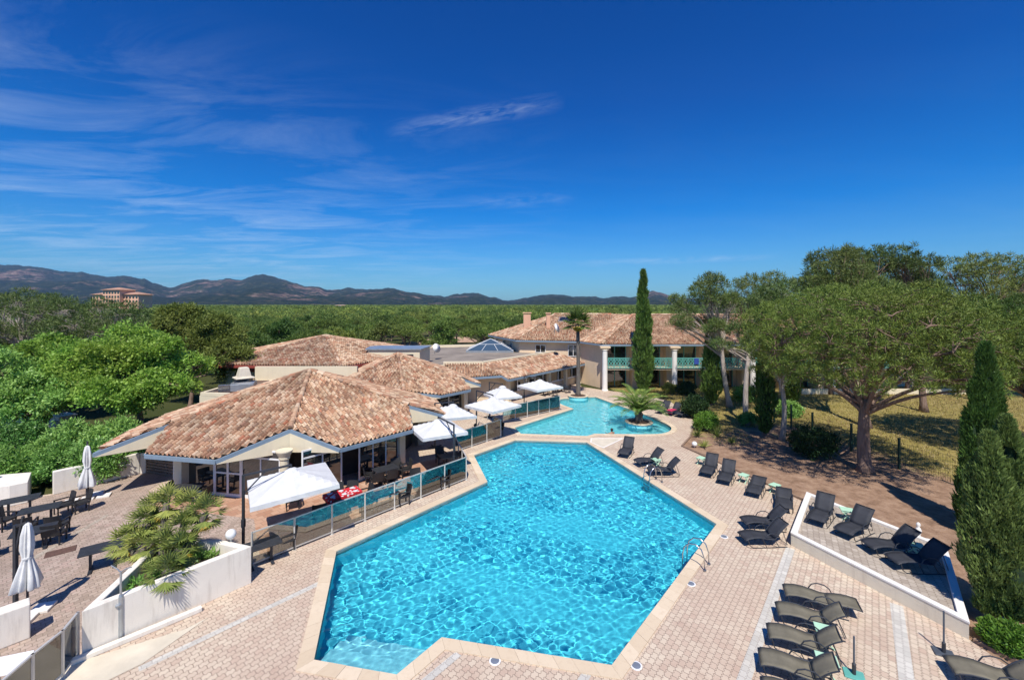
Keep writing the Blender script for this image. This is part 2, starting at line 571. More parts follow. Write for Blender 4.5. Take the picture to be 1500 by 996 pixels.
# ------------------------------------------------------------------ light, sky, camera
def build_world():
    w = bpy.data.worlds.new('World')
    S.world = w
    w.use_nodes = True
    t = w.node_tree
    bg = t.nodes['Background']
    N = t.nodes.new
    sky = N('ShaderNodeTexSky')
    sky.sky_type = 'NISHITA'
    sky.sun_disc = False
    sky.sun_elevation = R(57)
    sky.sun_rotation = R(182)
    sky.altitude = 50
    sky.air_density = 1.0
    sky.dust_density = .6
    sky.ozone_density = 2.0
    tc = N('ShaderNodeTexCoord')
    sp = N('ShaderNodeSeparateXYZ')
    t.links.new(tc.outputs['Generated'], sp.inputs[0])
    # deep polarised blue overhead, paler near the horizon
    rp = N('ShaderNodeValToRGB')
    e = rp.color_ramp.elements
    while len(e) < 5:
        e.new(.5)
    for i, (p, c) in enumerate(SKY_TINT):
        e[i].position = p
        e[i].color = (*c, 1)
    t.links.new(sp.outputs['Z'], rp.inputs[0])
    ml = N('ShaderNodeMix')
    ml.data_type, ml.blend_type = 'RGBA', 'MULTIPLY'
    ml.inputs[0].default_value = 1
    t.links.new(sky.outputs[0], ml.inputs[6])
    t.links.new(rp.outputs[0], ml.inputs[7])

    def mth(op, a, b=0.0):
        x = N('ShaderNodeMath')
        x.operation = op
        for i, v in enumerate((a, b)):
            if hasattr(v, 'is_output'):
                t.links.new(v, x.inputs[i])
            else:
                x.inputs[i].default_value = v
        return x.outputs[0]

    # thin cirrus on a layer overhead: project the view direction on a flat sheet
    den = mth('ADD', mth('MAXIMUM', sp.outputs['Z'], 0.0), .06)
    cx = N('ShaderNodeCombineXYZ')
    t.links.new(mth('DIVIDE', sp.outputs['X'], den), cx.inputs[0])
    t.links.new(mth('DIVIDE', sp.outputs['Y'], den), cx.inputs[1])
    mp = N('ShaderNodeMapping')
    mp.inputs['Rotation'].default_value = (0, 0, R(-14))
    mp.inputs['Scale'].default_value = (.55, 1.35, 1)
    t.links.new(cx.outputs[0], mp.inputs[0])
    n1 = N('ShaderNodeTexNoise')
    n1.inputs['Scale'].default_value = 1.5
    n1.inputs['Detail'].default_value = 9
    n1.inputs['Roughness'].default_value = .68
    n1.inputs['Distortion'].default_value = .7
    t.links.new(mp.outputs[0], n1.inputs['Vector'])
    n2 = N('ShaderNodeTexNoise')
    n2.inputs['Scale'].default_value = .55
    n2.inputs['Detail'].default_value = 3
    t.links.new(cx.outputs[0], n2.inputs['Vector'])
    # more cloud towards the west (left), hardly any to the right and overhead
    west = mth('MULTIPLY', mth('SUBTRACT', .18, sp.outputs['X']), 1.35)
    west = mth('MINIMUM', mth('MAXIMUM', west, .06), 1.0)
    low = mth('MINIMUM', mth('MAXIMUM', mth('MULTIPLY', mth('SUBTRACT', .50, sp.outputs['Z']), 2.8), 0.0), 1.0)
    f = mth('MULTIPLY', mth('SUBTRACT', n1.outputs[0], .45), 2.6)
    f = mth('MULTIPLY', mth('MAXIMUM', f, 0.0), mth('ADD', n2.outputs[0], .15))
    f = mth('MULTIPLY', mth('MULTIPLY', f, west), low)
    f = mth('MINIMUM', mth('MULTIPLY', f, .8), .55)
    # two small wisps of their own: one above the centre, one thin streak low on the right
    uu, vv = mth('DIVIDE', sp.outputs['X'], mth('MAXIMUM', sp.outputs['Y'], .05)), mth('DIVIDE', sp.outputs['Z'], mth('MAXIMUM', sp.outputs['Y'], .05))
    for cu, cv, sl, la, lb, k_ in ((-.086, .428, .178, .21, .030, .5), (.36, .099, .038, .27, .010, .55), (.0, .235, .05, .16, .022, .3)):
        du, dv = mth('SUBTRACT', uu, cu), mth('SUBTRACT', vv, cv)
        b_ = mth('SUBTRACT', dv, mth('MULTIPLY', du, sl))
        m1 = mth('MAXIMUM', mth('SUBTRACT', 1.0, mth('POWER', mth('ABSOLUTE', mth('DIVIDE', du, la)), 2.0)), 0.0)
        m2 = mth('MAXIMUM', mth('SUBTRACT', 1.0, mth('POWER', mth('ABSOLUTE', mth('DIVIDE', b_, lb)), 1.4)), 0.0)
        cw = N('ShaderNodeCombineXYZ')
        t.links.new(mth('MULTIPLY', du, 9.0), cw.inputs[0])
        t.links.new(mth('MULTIPLY', b_, 40.0), cw.inputs[1])
        nw = N('ShaderNodeTexNoise')
        nw.inputs['Scale'].default_value = 1.6
        nw.inputs['Detail'].default_value = 8
        nw.inputs['Roughness'].default_value = .65
        nw.inputs['Distortion'].default_value = .8
        t.links.new(cw.outputs[0], nw.inputs['Vector'])
        g_ = mth('MULTIPLY', mth('MAXIMUM', mth('SUBTRACT', nw.outputs[0], .38), 0.0), 1.6 * k_)
        f = mth('MAXIMUM', f, mth('MULTIPLY', mth('MULTIPLY', m1, m2), g_))
    cl = N('ShaderNodeMix')
    cl.data_type = 'RGBA'
    t.links.new(f, cl.inputs[0])
    t.links.new(ml.outputs[2], cl.inputs[6])
    cl.inputs[7].default_value = (5.4, 6.5, 8.0, 1)
    t.links.new(cl.outputs[2], bg.inputs[0])
    bg.inputs[1].default_value = .10


SKY_TINT = [(0.0, (.33, .66, .98)), (.07, (.24, .63, 1.0)), (.20, (.02, .48, 1.04)), (.40, (.0, .335, .92)), (.62, (.0, .30, .87))]
build_world()

sun = bpy.data.lights.new('sun', 'SUN')
sun.energy = 4.3
sun.angle = R(.5)
sun.color = (1, .945, .86)
sun.cycles.is_caustics_light = True
so = bpy.data.objects.new('sun', sun)
COL.objects.link(so)
so.rotation_euler = (R(33), 0, R(-2))

cam = bpy.data.cameras.new('camera')
cam.sensor_width = 36
cam.lens = FOC / 1500 * 36
cam.shift_y = -(498 - HORIZON) / 1500
cam.clip_start = .1
cam.clip_end = 30000
co = bpy.data.objects.new('camera', cam)
COL.objects.link(co)
co.location = (0, 0, EYE)
co.rotation_euler = (R(90), 0, 0)
S.camera = co

S.view_settings.view_transform = 'Standard'
S.view_settings.look = 'None'
S.view_settings.gamma = 1
S.view_settings.use_curve_mapping = False
S.view_settings.exposure = .35
S.render.engine = 'CYCLES'
S.cycles.use_denoising = True
S.cycles.max_bounces = 8
S.cycles.transparent_max_bounces = 16
S.cycles.diffuse_bounces = 3
S.cycles.glossy_bounces = 3
S.cycles.transmission_bounces = 5
S.cycles.volume_bounces = 0
S.cycles.sample_clamp_indirect = 6

# ------------------------------------------------------------------ pools
P2 = lambda *a: [tuple(at(*q)[:2]) for q in a]
POOL = P2((493, 807.6), (714, 706), (694, 667), (755.7, 644.8), (858.8, 648), (1049.7, 768), (896, 975), (647, 934), (581, 989), (460, 967))


def arc(c, r, a0, a1, n):
    return [(c[0] + r * math.cos(a0 + (a1 - a0) * i / n), c[1] + r * math.sin(a0 + (a1 - a0) * i / n)) for i in range(n + 1)]


def chaikin(pts, keep, it=3):
    """Rounds the corners of a closed polygon except the ones listed in keep."""
    fl = [(p, i in keep) for i, p in enumerate(pts)]
    for _ in range(it):
        out = []
        n = len(fl)
        for i in range(n):
            (p, kp), (a, ka), (b, kb) = fl[i], fl[i - 1], fl[(i + 1) % n]
            if kp:
                out.append((p, True))
            else:
                out.append(((p[0] * .75 + a[0] * .25, p[1] * .75 + a[1] * .25), False))
                out.append(((p[0] * .75 + b[0] * .25, p[1] * .75 + b[1] * .25), False))
        fl = out
    return [p for p, _ in fl]


SMALL = P2((753.6, 626.7), (840, 599), (817, 591), (819, 583.5), (872, 581.5), (957, 612), (984, 624.5), (983, 632), (965, 637), (872, 635.5), (859, 639), (763, 635.5))
SMALL = chaikin(SMALL, {0, 1, 4, 5, 9, 10, 11}, 3)
PALM_A = Vector((6.7, 44.3))       # tall palm's planter on the far pool edge
PALM_B = Vector((10.05, 34.6))     # planter standing in the small pool

COPE = offset(POOL, .40)
COPE2 = offset(SMALL, .38)
# the two copings meet on the strip between the pools: one hole for each in the paving
DECK = [(-46, 2), (17, 2), (16, 9), tuple(at(1500, 992)[:2]), (12.95, 12.25), (14.1, 20.95), tuple(at(999, 654)[:2]), tuple(at(1011, 641)[:2]),
        tuple(at(1018, 618)[:2]), (15.2, 38.5), (15.4, 42.6), (13.6, 45.7), (11.2, 47.3), (8, 50), (8, 62), (-20, 62), (-21.5, 25.2), (-23.0, 21.9), (-24.3, 21.2),
        (-46, 18.5)]


def struct(name, me, mat):
    o = link(name, me, mat)
    o['kind'] = 'structure'
    return o


M['deck'] = m_pavers('pink_paving_blocks', [(.53, .40, .305), (.575, .46, .35), (.605, .50, .38), (.65, .545, .415)], (.27, .20, .155), R(-50.5), .22, .165, stain=(.40, .27, .205), stain_amt=.62)
M['band'] = m_pavers('white_paving_blocks', [(.50, .475, .42), (.585, .555, .49), (.64, .61, .54)], (.40, .36, .32), R(-50.5), .22, .165, stain=(.48, .42, .36), stain_amt=.3)
M['greypave'] = m_pavers('grey_paving_blocks', [(.36, .30, .24), (.45, .385, .31), (.52, .45, .37)], (.24, .19, .15), R(-58), .24, .19, stain=(.26, .21, .17), stain_amt=.45)
M['leftpave'] = m_pavers('worn_paving_blocks', [(.33, .255, .20), (.43, .33, .265), (.50, .395, .32), (.47, .335, .275)], (.22, .17, .135), R(-50.5), .22, .165, stain=(.27, .20, .16), stain_amt=.6)
M['terracotta'] = m_pavers('terracotta_paving', [(.40, .215, .135), (.50, .30, .20), (.56, .37, .26)], (.30, .19, .13), R(-50.5), .32, .32, (.30, .17, .11), .45, 0.0)

deck = struct('pool_deck', fill([DECK, COPE, COPE2], 0.0), M['deck'])

# worn, greyer paving of the restaurant's side terrace and the orange flags under its eaves
side = [(-46, 2.05), (-11.9, 2.05), (-11.75, 11.6), (-12.4, 15.4), (-9.6, 15.75), (-11.2, 20.3), (-18.5, 22.2), (-19.2, 27), (-21.3, 25.0), (-22.95, 21.7), (-24.3, 21.0), (-45.9, 18.3)]
struct('side_terrace_paving', fill([side], .004), M['leftpave'])
eave_flags = [(-17.2, 22.4), (-16.9, 20.5), (-11.4, 19.3), (-9.6, 16.6), (-8.9, 16.5), (-3.1, 23.3), (-4.0, 27.2), (-6.2, 25.7), (-10.8, 21.0)]
struct('orange_terrace_flags', fill([eave_flags], .008), M['terracotta'])


def band(a, b, w, name='white_paving_band', z=.006):
    a, b = Vector(a[:2]), Vector(b[:2])
    n = (b - a).normalized()
    n = Vector((-n.y, n.x)) * w / 2
    struct(name, fill([[tuple(a - n), tuple(b - n), tuple(b + n), tuple(a + n)]], z), M['band'])


band(at(203, 980), at(472, 852), .21)
band(at(672, 957), at(600, 1016), .22)
band(at(861, 984), at(845, 1010), .24)
band(at(1158, 803), at(1078, 1028), .30)
band(at(1313, 885), at(1333, 1030), .32)
struct('pale_paving_band', fill([[tuple(q) for q in (Vector((-18.1, 19.6)), Vector((-18.3, 19.75)), Vector((-17.9, 15.5)), Vector((-17.65, 15.5)))]], .010), M['greypave'])

# bottom left: a cream path with a low kerb below the planter wall
struct('cream_path', fill([[(-11.6, 11.55), (-9.55, 12.75), (-9.2, 13.25), (-9.75, 11.55), (-10.3, 10.9), (-11.2, 9.0), (-11.55, 9.0)]], .012), M['concrete'])


def stone_ring(poly, width, name, mat, z=.03, step=.5, drop=.27):
    """Edge stones laid along a closed line, each a block of its own shade, over a solid lip."""
    outer = offset(poly, width)
    mb = MB()
    n = len(poly)
    rnd = random.Random(5)
    gap = .006
    for i in range(n):
        a, b = Vector(poly[i]), Vector(poly[(i + 1) % n])
        c, d = Vector(outer[i]), Vector(outer[(i + 1) % n])
        k = max(1, round((b - a).length / step))
        for j in range(k):
            t0, t1 = j / k + gap / 2 / max((b - a).length, .01), (j + 1) / k - gap / 2 / max((b - a).length, .01)
            q = [a.lerp(b, t0), a.lerp(b, t1), c.lerp(d, t1), c.lerp(d, t0)]
            dz = rnd.uniform(-.003, .003)
            mb.add([(*p, z - .03) for p in q] + [(*p, z + dz) for p in q], [(4, 7, 6, 5), (0, 1, 5, 4), (1, 2, 6, 5), (2, 3, 7, 6), (3, 0, 4, 7), (4, 5, 6, 7)][1:])
    o = mb.build(name, mat)
    o['kind'] = 'structure'
    lip = MB()
    vs = [(*p, z - .028) for p in poly] + [(*p, z - .028) for p in outer] + [(*p, z - drop) for p in poly] + [(*p, z - drop) for p in outer]
    fs = []
    for i in range(n):
        j = (i + 1) % n
        fs += [(i, j, n + j, n + i), (i, 2 * n + i, 2 * n + j, j), (n + i, n + j, 3 * n + j, 3 * n + i), (2 * n + i, 3 * n + i, 3 * n + j, 2 * n + j)]
    lip.add(vs, fs)
    o2 = lip.build(name + '_bed', M['stone'])
    o2['kind'] = 'structure'
    return o


def m_coping():
    k = NT('cream_coping_stone')
    g = k.n('ShaderNodeNewGeometry')
    v = k.coord()
    n = k.noise(v, 6, 7, .65)
    c = k.ramp(g.outputs['Random Per Island'], [(0, (.60, .475, .33)), (.6, (.67, .545, .39)), (1, (.71, .585, .43))])
    c = k.mix(k.ramp(n.outputs[0], [(.5, (0, 0, 0)), (.8, (.5, .5, .5))]), c, (.50, .37, .25))
    k.color(c)
    k.bump(n.outputs[0], .2, .01)
    return k.set(.8, 0, .25)


M['coping'] = m_coping()
stone_ring(POOL, .40, 'pool_coping', M['coping'])
stone_ring(SMALL, .38, 'small_pool_coping', M['coping'])


def m_basin(name, a, b):
    k = NT(name)
    v = k.coord()
    n = k.noise(v, .5, 3)
    k.color(k.ramp(n.outputs[0], [(.3, a), (.7, b)]))
    return k.set(.7, 0, .2)


def basin(name, poly, depth, mat):
    mb = MB()
    n = len(poly)
    area = sum(poly[i][0] * poly[(i + 1) % n][1] - poly[(i + 1) % n][0] * poly[i][1] for i in range(n))
    pp = poly if area > 0 else list(reversed(poly))
    vs = [(*p, -.02) for p in pp] + [(*p, -depth) for p in pp]
    mb.add(vs, [(n + i, n + (i + 1) % n, (i + 1) % n, i)[::-1] for i in range(n)])
    w = mb.build(name + '_walls', mat)
    f = link(name + '_floor', fill([pp], -depth), mat)
    for o in (w, f):
        o['kind'] = 'structure'
        o.cycles.is_caustics_receiver = True


def water(name, poly, st, amp, seed, lams, z, mat):
    """A rippled water surface as real geometry; the sun's caustics come from it."""
    pp = offset(poly, .16)
    xs = [p[0] for p in pp]
    ys = [p[1] for p in pp]
    nx, ny = int((max(xs) - min(xs)) / st) + 2, int((max(ys) - min(ys)) / st) + 2
    X, Y = np.meshgrid(min(xs) + st * np.arange(nx), min(ys) + st * np.arange(ny))
    rng = np.random.default_rng(seed)
    Z = np.zeros_like(X)
    for i in range(70):
        lam = math.exp(rng.uniform(math.log(lams[0]), math.log(lams[1])))
        th, ph = rng.uniform(0, 2 * PI), rng.uniform(0, 2 * PI)
        k = 2 * PI / lam
        Z += amp * lam ** 1.25 * np.sin(k * (X * math.cos(th) + Y * math.sin(th)) + ph)
    G = np.zeros_like(X)
    for i in range(14):         # calmer and choppier patches
        lam = rng.uniform(2.2, 6.5)
        th, ph = rng.uniform(0, 2 * PI), rng.uniform(0, 2 * PI)
        G += np.sin(2 * PI / lam * (X * math.cos(th) + Y * math.sin(th)) + ph)
    Z *= np.clip(.80 + .10 * G, .35, 1.0)
    idx = np.arange(nx * ny).reshape(ny, nx)
    F = np.stack([idx[:-1, :-1], idx[:-1, 1:], idx[1:, 1:], idx[1:, :-1]], -1).reshape(-1, 4)
    C = np.stack([(X[:-1, :-1] + st / 2).ravel(), (Y[:-1, :-1] + st / 2).ravel()], -1)
    F = F[inside(C, pp)]
    V = np.stack([X.ravel(), Y.ravel(), (Z + z).ravel()], -1)
    used = np.unique(F)
    re = np.full(len(V), -1)
    re[used] = np.arange(len(used))
    o = link(name, np_mesh(name, V[used], re[F], True), mat)
    o['kind'] = 'structure'
    o.cycles.is_caustics_caster = True
    return o


def m_water(name, tint):
    k = NT(name)
    g = k.n('ShaderNodeBsdfGlass')
    g.inputs['Roughness'].default_value = 0
    g.inputs['IOR'].default_value = 1.333
    g.inputs['Color'].default_value = (*tint, 1)
    k.l(g.outputs[0], k.out.inputs[0])
    return k.m


M['basin'] = m_basin('blue_pool_liner', (.085, .60, .71), (.11, .645, .75))
M['basin_pale'] = m_basin('pale_pool_liner', (.24, .74, .78), (.28, .77, .80))
M['beach'] = m_basin('white_pool_steps', (.27, .66, .73), (.33, .70, .76))
basin('pool_basin', POOL, 1.15, M['basin'])
basin('small_pool_basin', SMALL, 1.0, M['basin_pale'])
water('pool_water', POOL, .028, .0038, 3, (.12, .66), -.11, m_water('pool_water', (.86, .985, 1)))
water('small_pool_water', SMALL, .05, .0026, 8, (.2, 1.0), -.11, m_water('small_pool_water', (.88, .985, 1)))

# wide entry steps in the near left corner
a, b = Vector(POOL[9]), Vector(POOL[8])
nrm = Vector((-(b - a).y, (b - a).x)).normalized()
for i, (w0, w1, z) in enumerate(((0, .75, -.36), (.75, 1.2, -.62), (1.2, 1.6, -.88))):
    mb = MB()
    ax = (a - b).normalized()
    q = [a + nrm * w0 + ax * -.0, b + nrm * w0, b + nrm * w1 - (b - a).normalized() * -.25 * (i + 1), a + nrm * w1]
    mb.prism([tuple(p) for p in q], -1.14, z)
    o = mb.build('pool_step', M['beach'])
    o['kind'] = 'structure'
    o.cycles.is_caustics_receiver = True

# foot bath: a white-rimmed triangular slab between the pools
fb = P2((867, 642.6), (911, 642.6), (883.5, 655.5), (866.5, 648))
mb = MB()
mb.prism(fb, .0, .012)
o = mb.build('foot_bath_slab', M['concrete'])
o['kind'] = 'structure'
fb2 = offset(fb, .09)
mb = MB()
n = len(fb)
mb.add([(*p, .03) for p in fb] + [(*p, .03) for p in fb2] + [(*p, .004) for p in fb] + [(*p, .004) for p in fb2],
       [f for i in range(n) for j in [(i + 1) % n] for f in ((i, j, n + j, n + i), (i, 2 * n + i, 2 * n + j, j), (n + i, n + j, 3 * n + j, 3 * n + i))])
o = mb.build('foot_bath_rim', M['wall_cap'])
o['kind'] = 'structure'

# ------------------------------------------------------------------ ground, lawn, hills
def m_ground():
    k = NT('pinewood_ground')
    v = k.coord()
    n = k.noise(v, .04, 8, .65)
    k.color(k.ramp(n.outputs[0], [(.3, (.035, .05, .014)), (.55, (.07, .075, .025)), (.75, (.15, .11, .06))]))
    return k.set(.95, 0, .1)


def m_lawn():
    k = NT('dry_garden_ground')
    v = k.coord()
    n = k.noise(v, .16, 6, .6)
    n2 = k.noise(v, 1.6, 8, .7)
    n3 = k.noise(v, 14, 6, .7)
    sx = k.n('ShaderNodeSeparateXYZ')
    k.l(v, sx.inputs[0])
    # bare reddish earth near the pool terrace, yellowing grass farther off
    gx = k.math('MULTIPLY', k.math('SUBTRACT', sx.outputs[0], k.math('SUBTRACT', 27.4, k.math('MULTIPLY', sx.outputs[1], .168))), .30)
    gy = k.math('MULTIPLY', k.math('SUBTRACT', sx.outputs[1], 31.5), .14)
    far = k.math('ADD', k.math('MAXIMUM', gx, gy), k.math('MULTIPLY', k.math('SUBTRACT', n.outputs[0], .5), 1.8))
    far = k.math('ADD', far, k.math('MULTIPLY', k.math('SUBTRACT', n2.outputs[0], .5), 1.3))
    earth = k.ramp(n2.outputs[0], [(.3, (.17, .105, .068)), (.48, (.30, .19, .125)), (.68, (.42, .285, .195))])
    grass = k.ramp(n2.outputs[0], [(.3, (.15, .135, .035)), (.5, (.27, .22, .065)), (.7, (.42, .33, .135))])
    c = k.mix(k.ramp(far, [(.05, (0, 0, 0)), (.35, (1, 1, 1))]), earth, grass)
    c = k.mix(k.ramp(n3.outputs[0], [(.55, (0, 0, 0)), (.75, (.6, .6, .6))]), c, (.12, .08, .045))
    k.color(c)
    k.bump(n3.outputs[0], .7, .05)
    return k.set(.95, 0, .1)


BIG = 11500
struct('ground', fill([[(-BIG, -200), (BIG, -200), (BIG, 5650), (-BIG, 5650)], offset(DECK, -1.2)], -.05), m_ground())
LAWN = [(17, 2.0), (16, 9), tuple(at(1500, 992)[:2]), (12.95, 12.25), (14.1, 20.95), tuple(at(999, 654)[:2]), tuple(at(1011, 641)[:2]), tuple(at(1018, 618)[:2]),
        (15.2, 38.5), (15.4, 42.6), (13.6, 45.7), (11.2, 47.3), (11.0, 50.5), (75, 50.5), (75, 2)]
struct('lawn_ground', fill([offset(LAWN, .03)], -.012), m_lawn())

# low brown kerb where the paving ends
mb = MB()
kerb = [at(1018, 618), at(1011, 641), at(999, 654), Vector((14.1, 20.95, 0))]
for a, b in zip(kerb, kerb[1:]):
    mb.bar(a + Vector((0, 0, .04)), b + Vector((0, 0, .04)), .10, .12)
mb.bar(Vector((13.0, 12.3, .04)), at(1500, 992) + Vector((1.2, -1.5, .04)), .10, .12)
o = mb.build('garden_kerb', m_plain('brown_kerb_stone', (.27, .18, .125), .25, 4, .9, bump=.3))
o['kind'] = 'structure'

SKY = [(-600, 391), (-300, 392), (-100, 390), (0, 388), (60, 393), (130, 402), (180, 405), (215, 412), (250, 420), (262, 417), (290, 409), (330, 407), (350, 409), (375, 404), (400, 406),
       (425, 411), (450, 418), (500, 423), (540, 426), (570, 423), (600, 425), (620, 430), (652, 436), (680, 431), (700, 429), (720, 436), (745, 441), (790, 433), (830, 434),
       (875, 436), (890, 439), (910, 435), (940, 434), (955, 428), (975, 433), (1000, 439), (1100, 441), (1300, 438), (1500, 432), (1800, 420), (2100, 415)]


def hills():
    nu, nd = 1150, 170
    px = np.linspace(-520, 2020, nu)
    dd = np.linspace(1300, 5600, nd)
    sky = np.interp(px, [q[0] for q in SKY], [q[1] for q in SKY])
    sky -= np.array([4.2 * mnoise.fractal(Vector((q * .022, 7.7, 0)), .8, 2.1, 5) for q in px])
    V = np.zeros((nd, nu, 3))
    crest = 4200.0
    for i, d in enumerate(dd):
        t = (d - 1500) / (crest - 1500)
        env = math.sin(PI * min(max(t, 0), 1)) ** .75
        for j in range(nu):
            x = (px[j] - 750) * d / FOC
            top = EYE + (HORIZON - sky[j]) / FOC * crest
            f = mnoise.fractal(Vector((x * .0016, d * .0016, 3.1)), .9, 2.1, 7)
            if t < 0:
                h = 0
            elif t <= 1:
                r = mnoise.ridged_multi_fractal(Vector((x * .00125, d * .0008, .7)), .9, 2.2, 6, 1.0, 2.0) * .5
                s = .6 * t ** 1.4 + .4 * t * t * (3 - 2 * t)
                h = top * s * (1 + env * .42 * (min(r, 1.4) - .75)) + f * 42 * env * min(1, top / 80)
                h = min(h, EYE + (top - EYE) * (d / crest) * .99 + 2)
            else:
                h = top * max(0, 1 - (t - 1) * 1.6)
            V[i, j] = (x, d, max(h, 0) - .5 + f * 2.0 * (t > 0))
    idx = np.arange(nu * nd).reshape(nd, nu)
    F = np.stack([idx[:-1, :-1], idx[:-1, 1:], idx[1:, 1:], idx[1:, :-1]], -1).reshape(-1, 4)
    k = NT('scrub_and_red_rock')
    v = k.coord((1, 1, 1.6))
    n1 = k.noise(v, .0042, 10, .72)
    n2 = k.noise(v, .022, 9, .75)
    n3 = k.noise(v, .0011, 4, .5)
    n4 = k.noise(v, .0075, 8, .7)
    scrub = k.ramp(n2.outputs[0], [(.38, (.008, .018, .008)), (.50, (.030, .045, .018)), (.60, (.085, .088, .046)), (.72, (.17, .155, .10))])
    rock = k.ramp(n2.outputs[0], [(.36, (.05, .035, .03)), (.5, (.25, .155, .12)), (.65, (.50, .36, .29))])
    m = k.math('ADD', k.math('MULTIPLY', n1.outputs[0], .7), k.math('MULTIPLY', n3.outputs[0], .42))
    c = k.mix(k.ramp(n4.outputs[0], [(.42, (0, 0, 0)), (.62, (.75, .75, .75))]), scrub, (.018, .028, .018))
    k.color(k.mix(k.ramp(m, [(.60, (0, 0, 0)), (.665, (.9, .9, .9))]), c, rock))
    k.bump(n2.outputs[0], 1.0, 40)
    k.set(1, 0, .05)
    struct('hills', np_mesh('hills', V.reshape(-1, 3), F, True), k.m)

hills()


def haze():
    """Thin blue air between the camera and the hills: one closed box of even density."""
    mb = MB().box(-11600, -260, -1.3, 11600, 5800, 415)
    k = bpy.data.materials.new('haze')
    k.use_nodes = True
    t = k.node_tree
    t.nodes.clear()
    out = t.nodes.new('ShaderNodeOutputMaterial')
    v = t.nodes.new('ShaderNodeVolumePrincipled')
    v.inputs['Color'].default_value = (.36, .62, 1, 1)
    v.inputs['Density'].default_value = 6e-5
    t.links.new(v.outputs[0], out.inputs['Volume'])
    o = mb.build('haze', k)
    o['kind'] = 'stuff'


haze()
# ------------------------------------------------------------------ tiled roofs
class Roof:
    """Collects roof faces laid with half-round clay tiles (real relief), one mesh."""

    def __init__(s, w=.25, course=.31, rise=.12):
        s.V, s.F, s.UV = [], [], []
        s.w, s.c, s.rise = w, course, rise
        s.rnd = random.Random(11)

    def face(s, poly, thick=.10):
        P = [Vector(p) for p in poly]
        nr = Vector((0, 0, 0))
        for i in range(len(P)):
            a, b = P[i], P[(i + 1) % len(P)]
            nr += Vector(((a.y - b.y) * (a.z + b.z), (a.z - b.z) * (a.x + b.x), (a.x - b.x) * (a.y + b.y)))
        nr.normalize()
        if nr.z < 0:
            nr = -nr
            P.reverse()
        up = Vector((0, 0, 1)) - nr * nr.z
        up.normalize()
        u = up.cross(nr)
        o = P[0]
        A = [(p - o).dot(u) for p in P]
        B = [(p - o).dot(up) for p in P]
        w, c = s.w, s.c
        i0, i1 = math.floor(min(A) / w) - 1, math.ceil(max(A) / w) + 1
        j0, j1 = math.floor(min(B) / c) - 1, math.ceil(max(B) / c) + 1
        prof = [(0, .0), (.12, .62), (.3, 1.0), (.48, .62), (.60, .0), (.8, -.28)]
        bm = bmesh.new()
        uvl = bm.loops.layers.uv.new('tile')
        key = s.rnd.randint(0, 5000)
        # limits of the polygon for each tile column, to skip what would be cut away
        for i in range(i0, i1):
            lo, hi = 1e9, -1e9
            for e in range(len(P)):
                a0, a1, b0, b1 = A[e], A[(e + 1) % len(P)], B[e], B[(e + 1) % len(P)]
                for edge in (i * w - .02, (i + 1) * w + .02):
                    if (a0 - edge) * (a1 - edge) <= 0 and abs(a1 - a0) > 1e-9:
                        b = b0 + (b1 - b0) * (edge - a0) / (a1 - a0)
                        lo, hi = min(lo, b), max(hi, b)
                if i * w <= a0 <= (i + 1) * w:
                    lo, hi = min(lo, b0), max(hi, b0)
            if hi < lo:
                continue
            jit = s.rnd.uniform(-.05, .05)
            k0, k1 = math.floor((lo - jit) / c) - 1, math.ceil((hi - jit) / c) + 1
            wob = s.rnd.uniform(-.012, .012)
            for j in range(k0, k1):
                lift = s.rnd.uniform(-.008, .012)
                rows = []
                for q, (b, h) in enumerate(((j * c + jit, .035 + lift), ((j + 1) * c + jit, .0 + lift))):
                    row = []
                    for f, z in prof + [(1, 0)]:
                        p = o + u * ((i + f) * w + wob * (1 if 0 < f < 1 else 0)) + up * b + nr * (s.rise * z + h)
                        row.append(bm.verts.new(p))
                    rows.append(row)
                for q in range(len(prof)):
                    f = bm.faces.new((rows[0][q], rows[0][q + 1], rows[1][q + 1], rows[1][q]))
                    tu = i + (.25 if q < 4 else .75)
                    for lp in f.loops:
                        lp[uvl].uv = ((i * 2 + (0 if q < 4 else 1)) + .5 + key, j + .5)
        for e in range(len(P)):
            a, b = P[e], P[(e + 1) % len(P)]
            en = (b - a).cross(nr)
            en.z *= 1
            if en.length < 1e-6:
                continue
            bmesh.ops.bisect_plane(bm, geom=bm.verts[:] + bm.edges[:] + bm.faces[:], plane_co=a, plane_no=en.normalized(), clear_outer=True)
        bm.verts.index_update()
        base = len(s.V)
        s.V += [tuple(v.co) for v in bm.verts]
        for f in bm.faces:
            s.F.append(tuple(base + v.index for v in f.verts))
            s.UV += [tuple(lp[uvl].uv) for lp in f.loops]
        bm.free()
        # closed underside a little below the tiles
        base = len(s.V)
        s.V += [tuple(p - nr * .05) for p in P] + [tuple(p - nr * (.05 + thick)) for p in P]
        n = len(P)
        for f in [tuple(range(n)), tuple(range(2 * n - 1, n - 1, -1))] + [(i, n + i, n + (i + 1) % n, (i + 1) % n) for i in range(n)]:
            s.F.append(tuple(base + i for i in f))
            s.UV += [(key + .5, 7.5)] * len(f)

    def build(s, name, parent, mat='tiles'):
        me = bpy.data.meshes.new(name)
        me.from_pydata(s.V, [], s.F)
        uv = me.uv_layers.new(name='tile')
        uv.data.foreach_set('uv', np.array(s.UV, dtype=np.float32).ravel())
        return link(name, me, M[mat], parent)


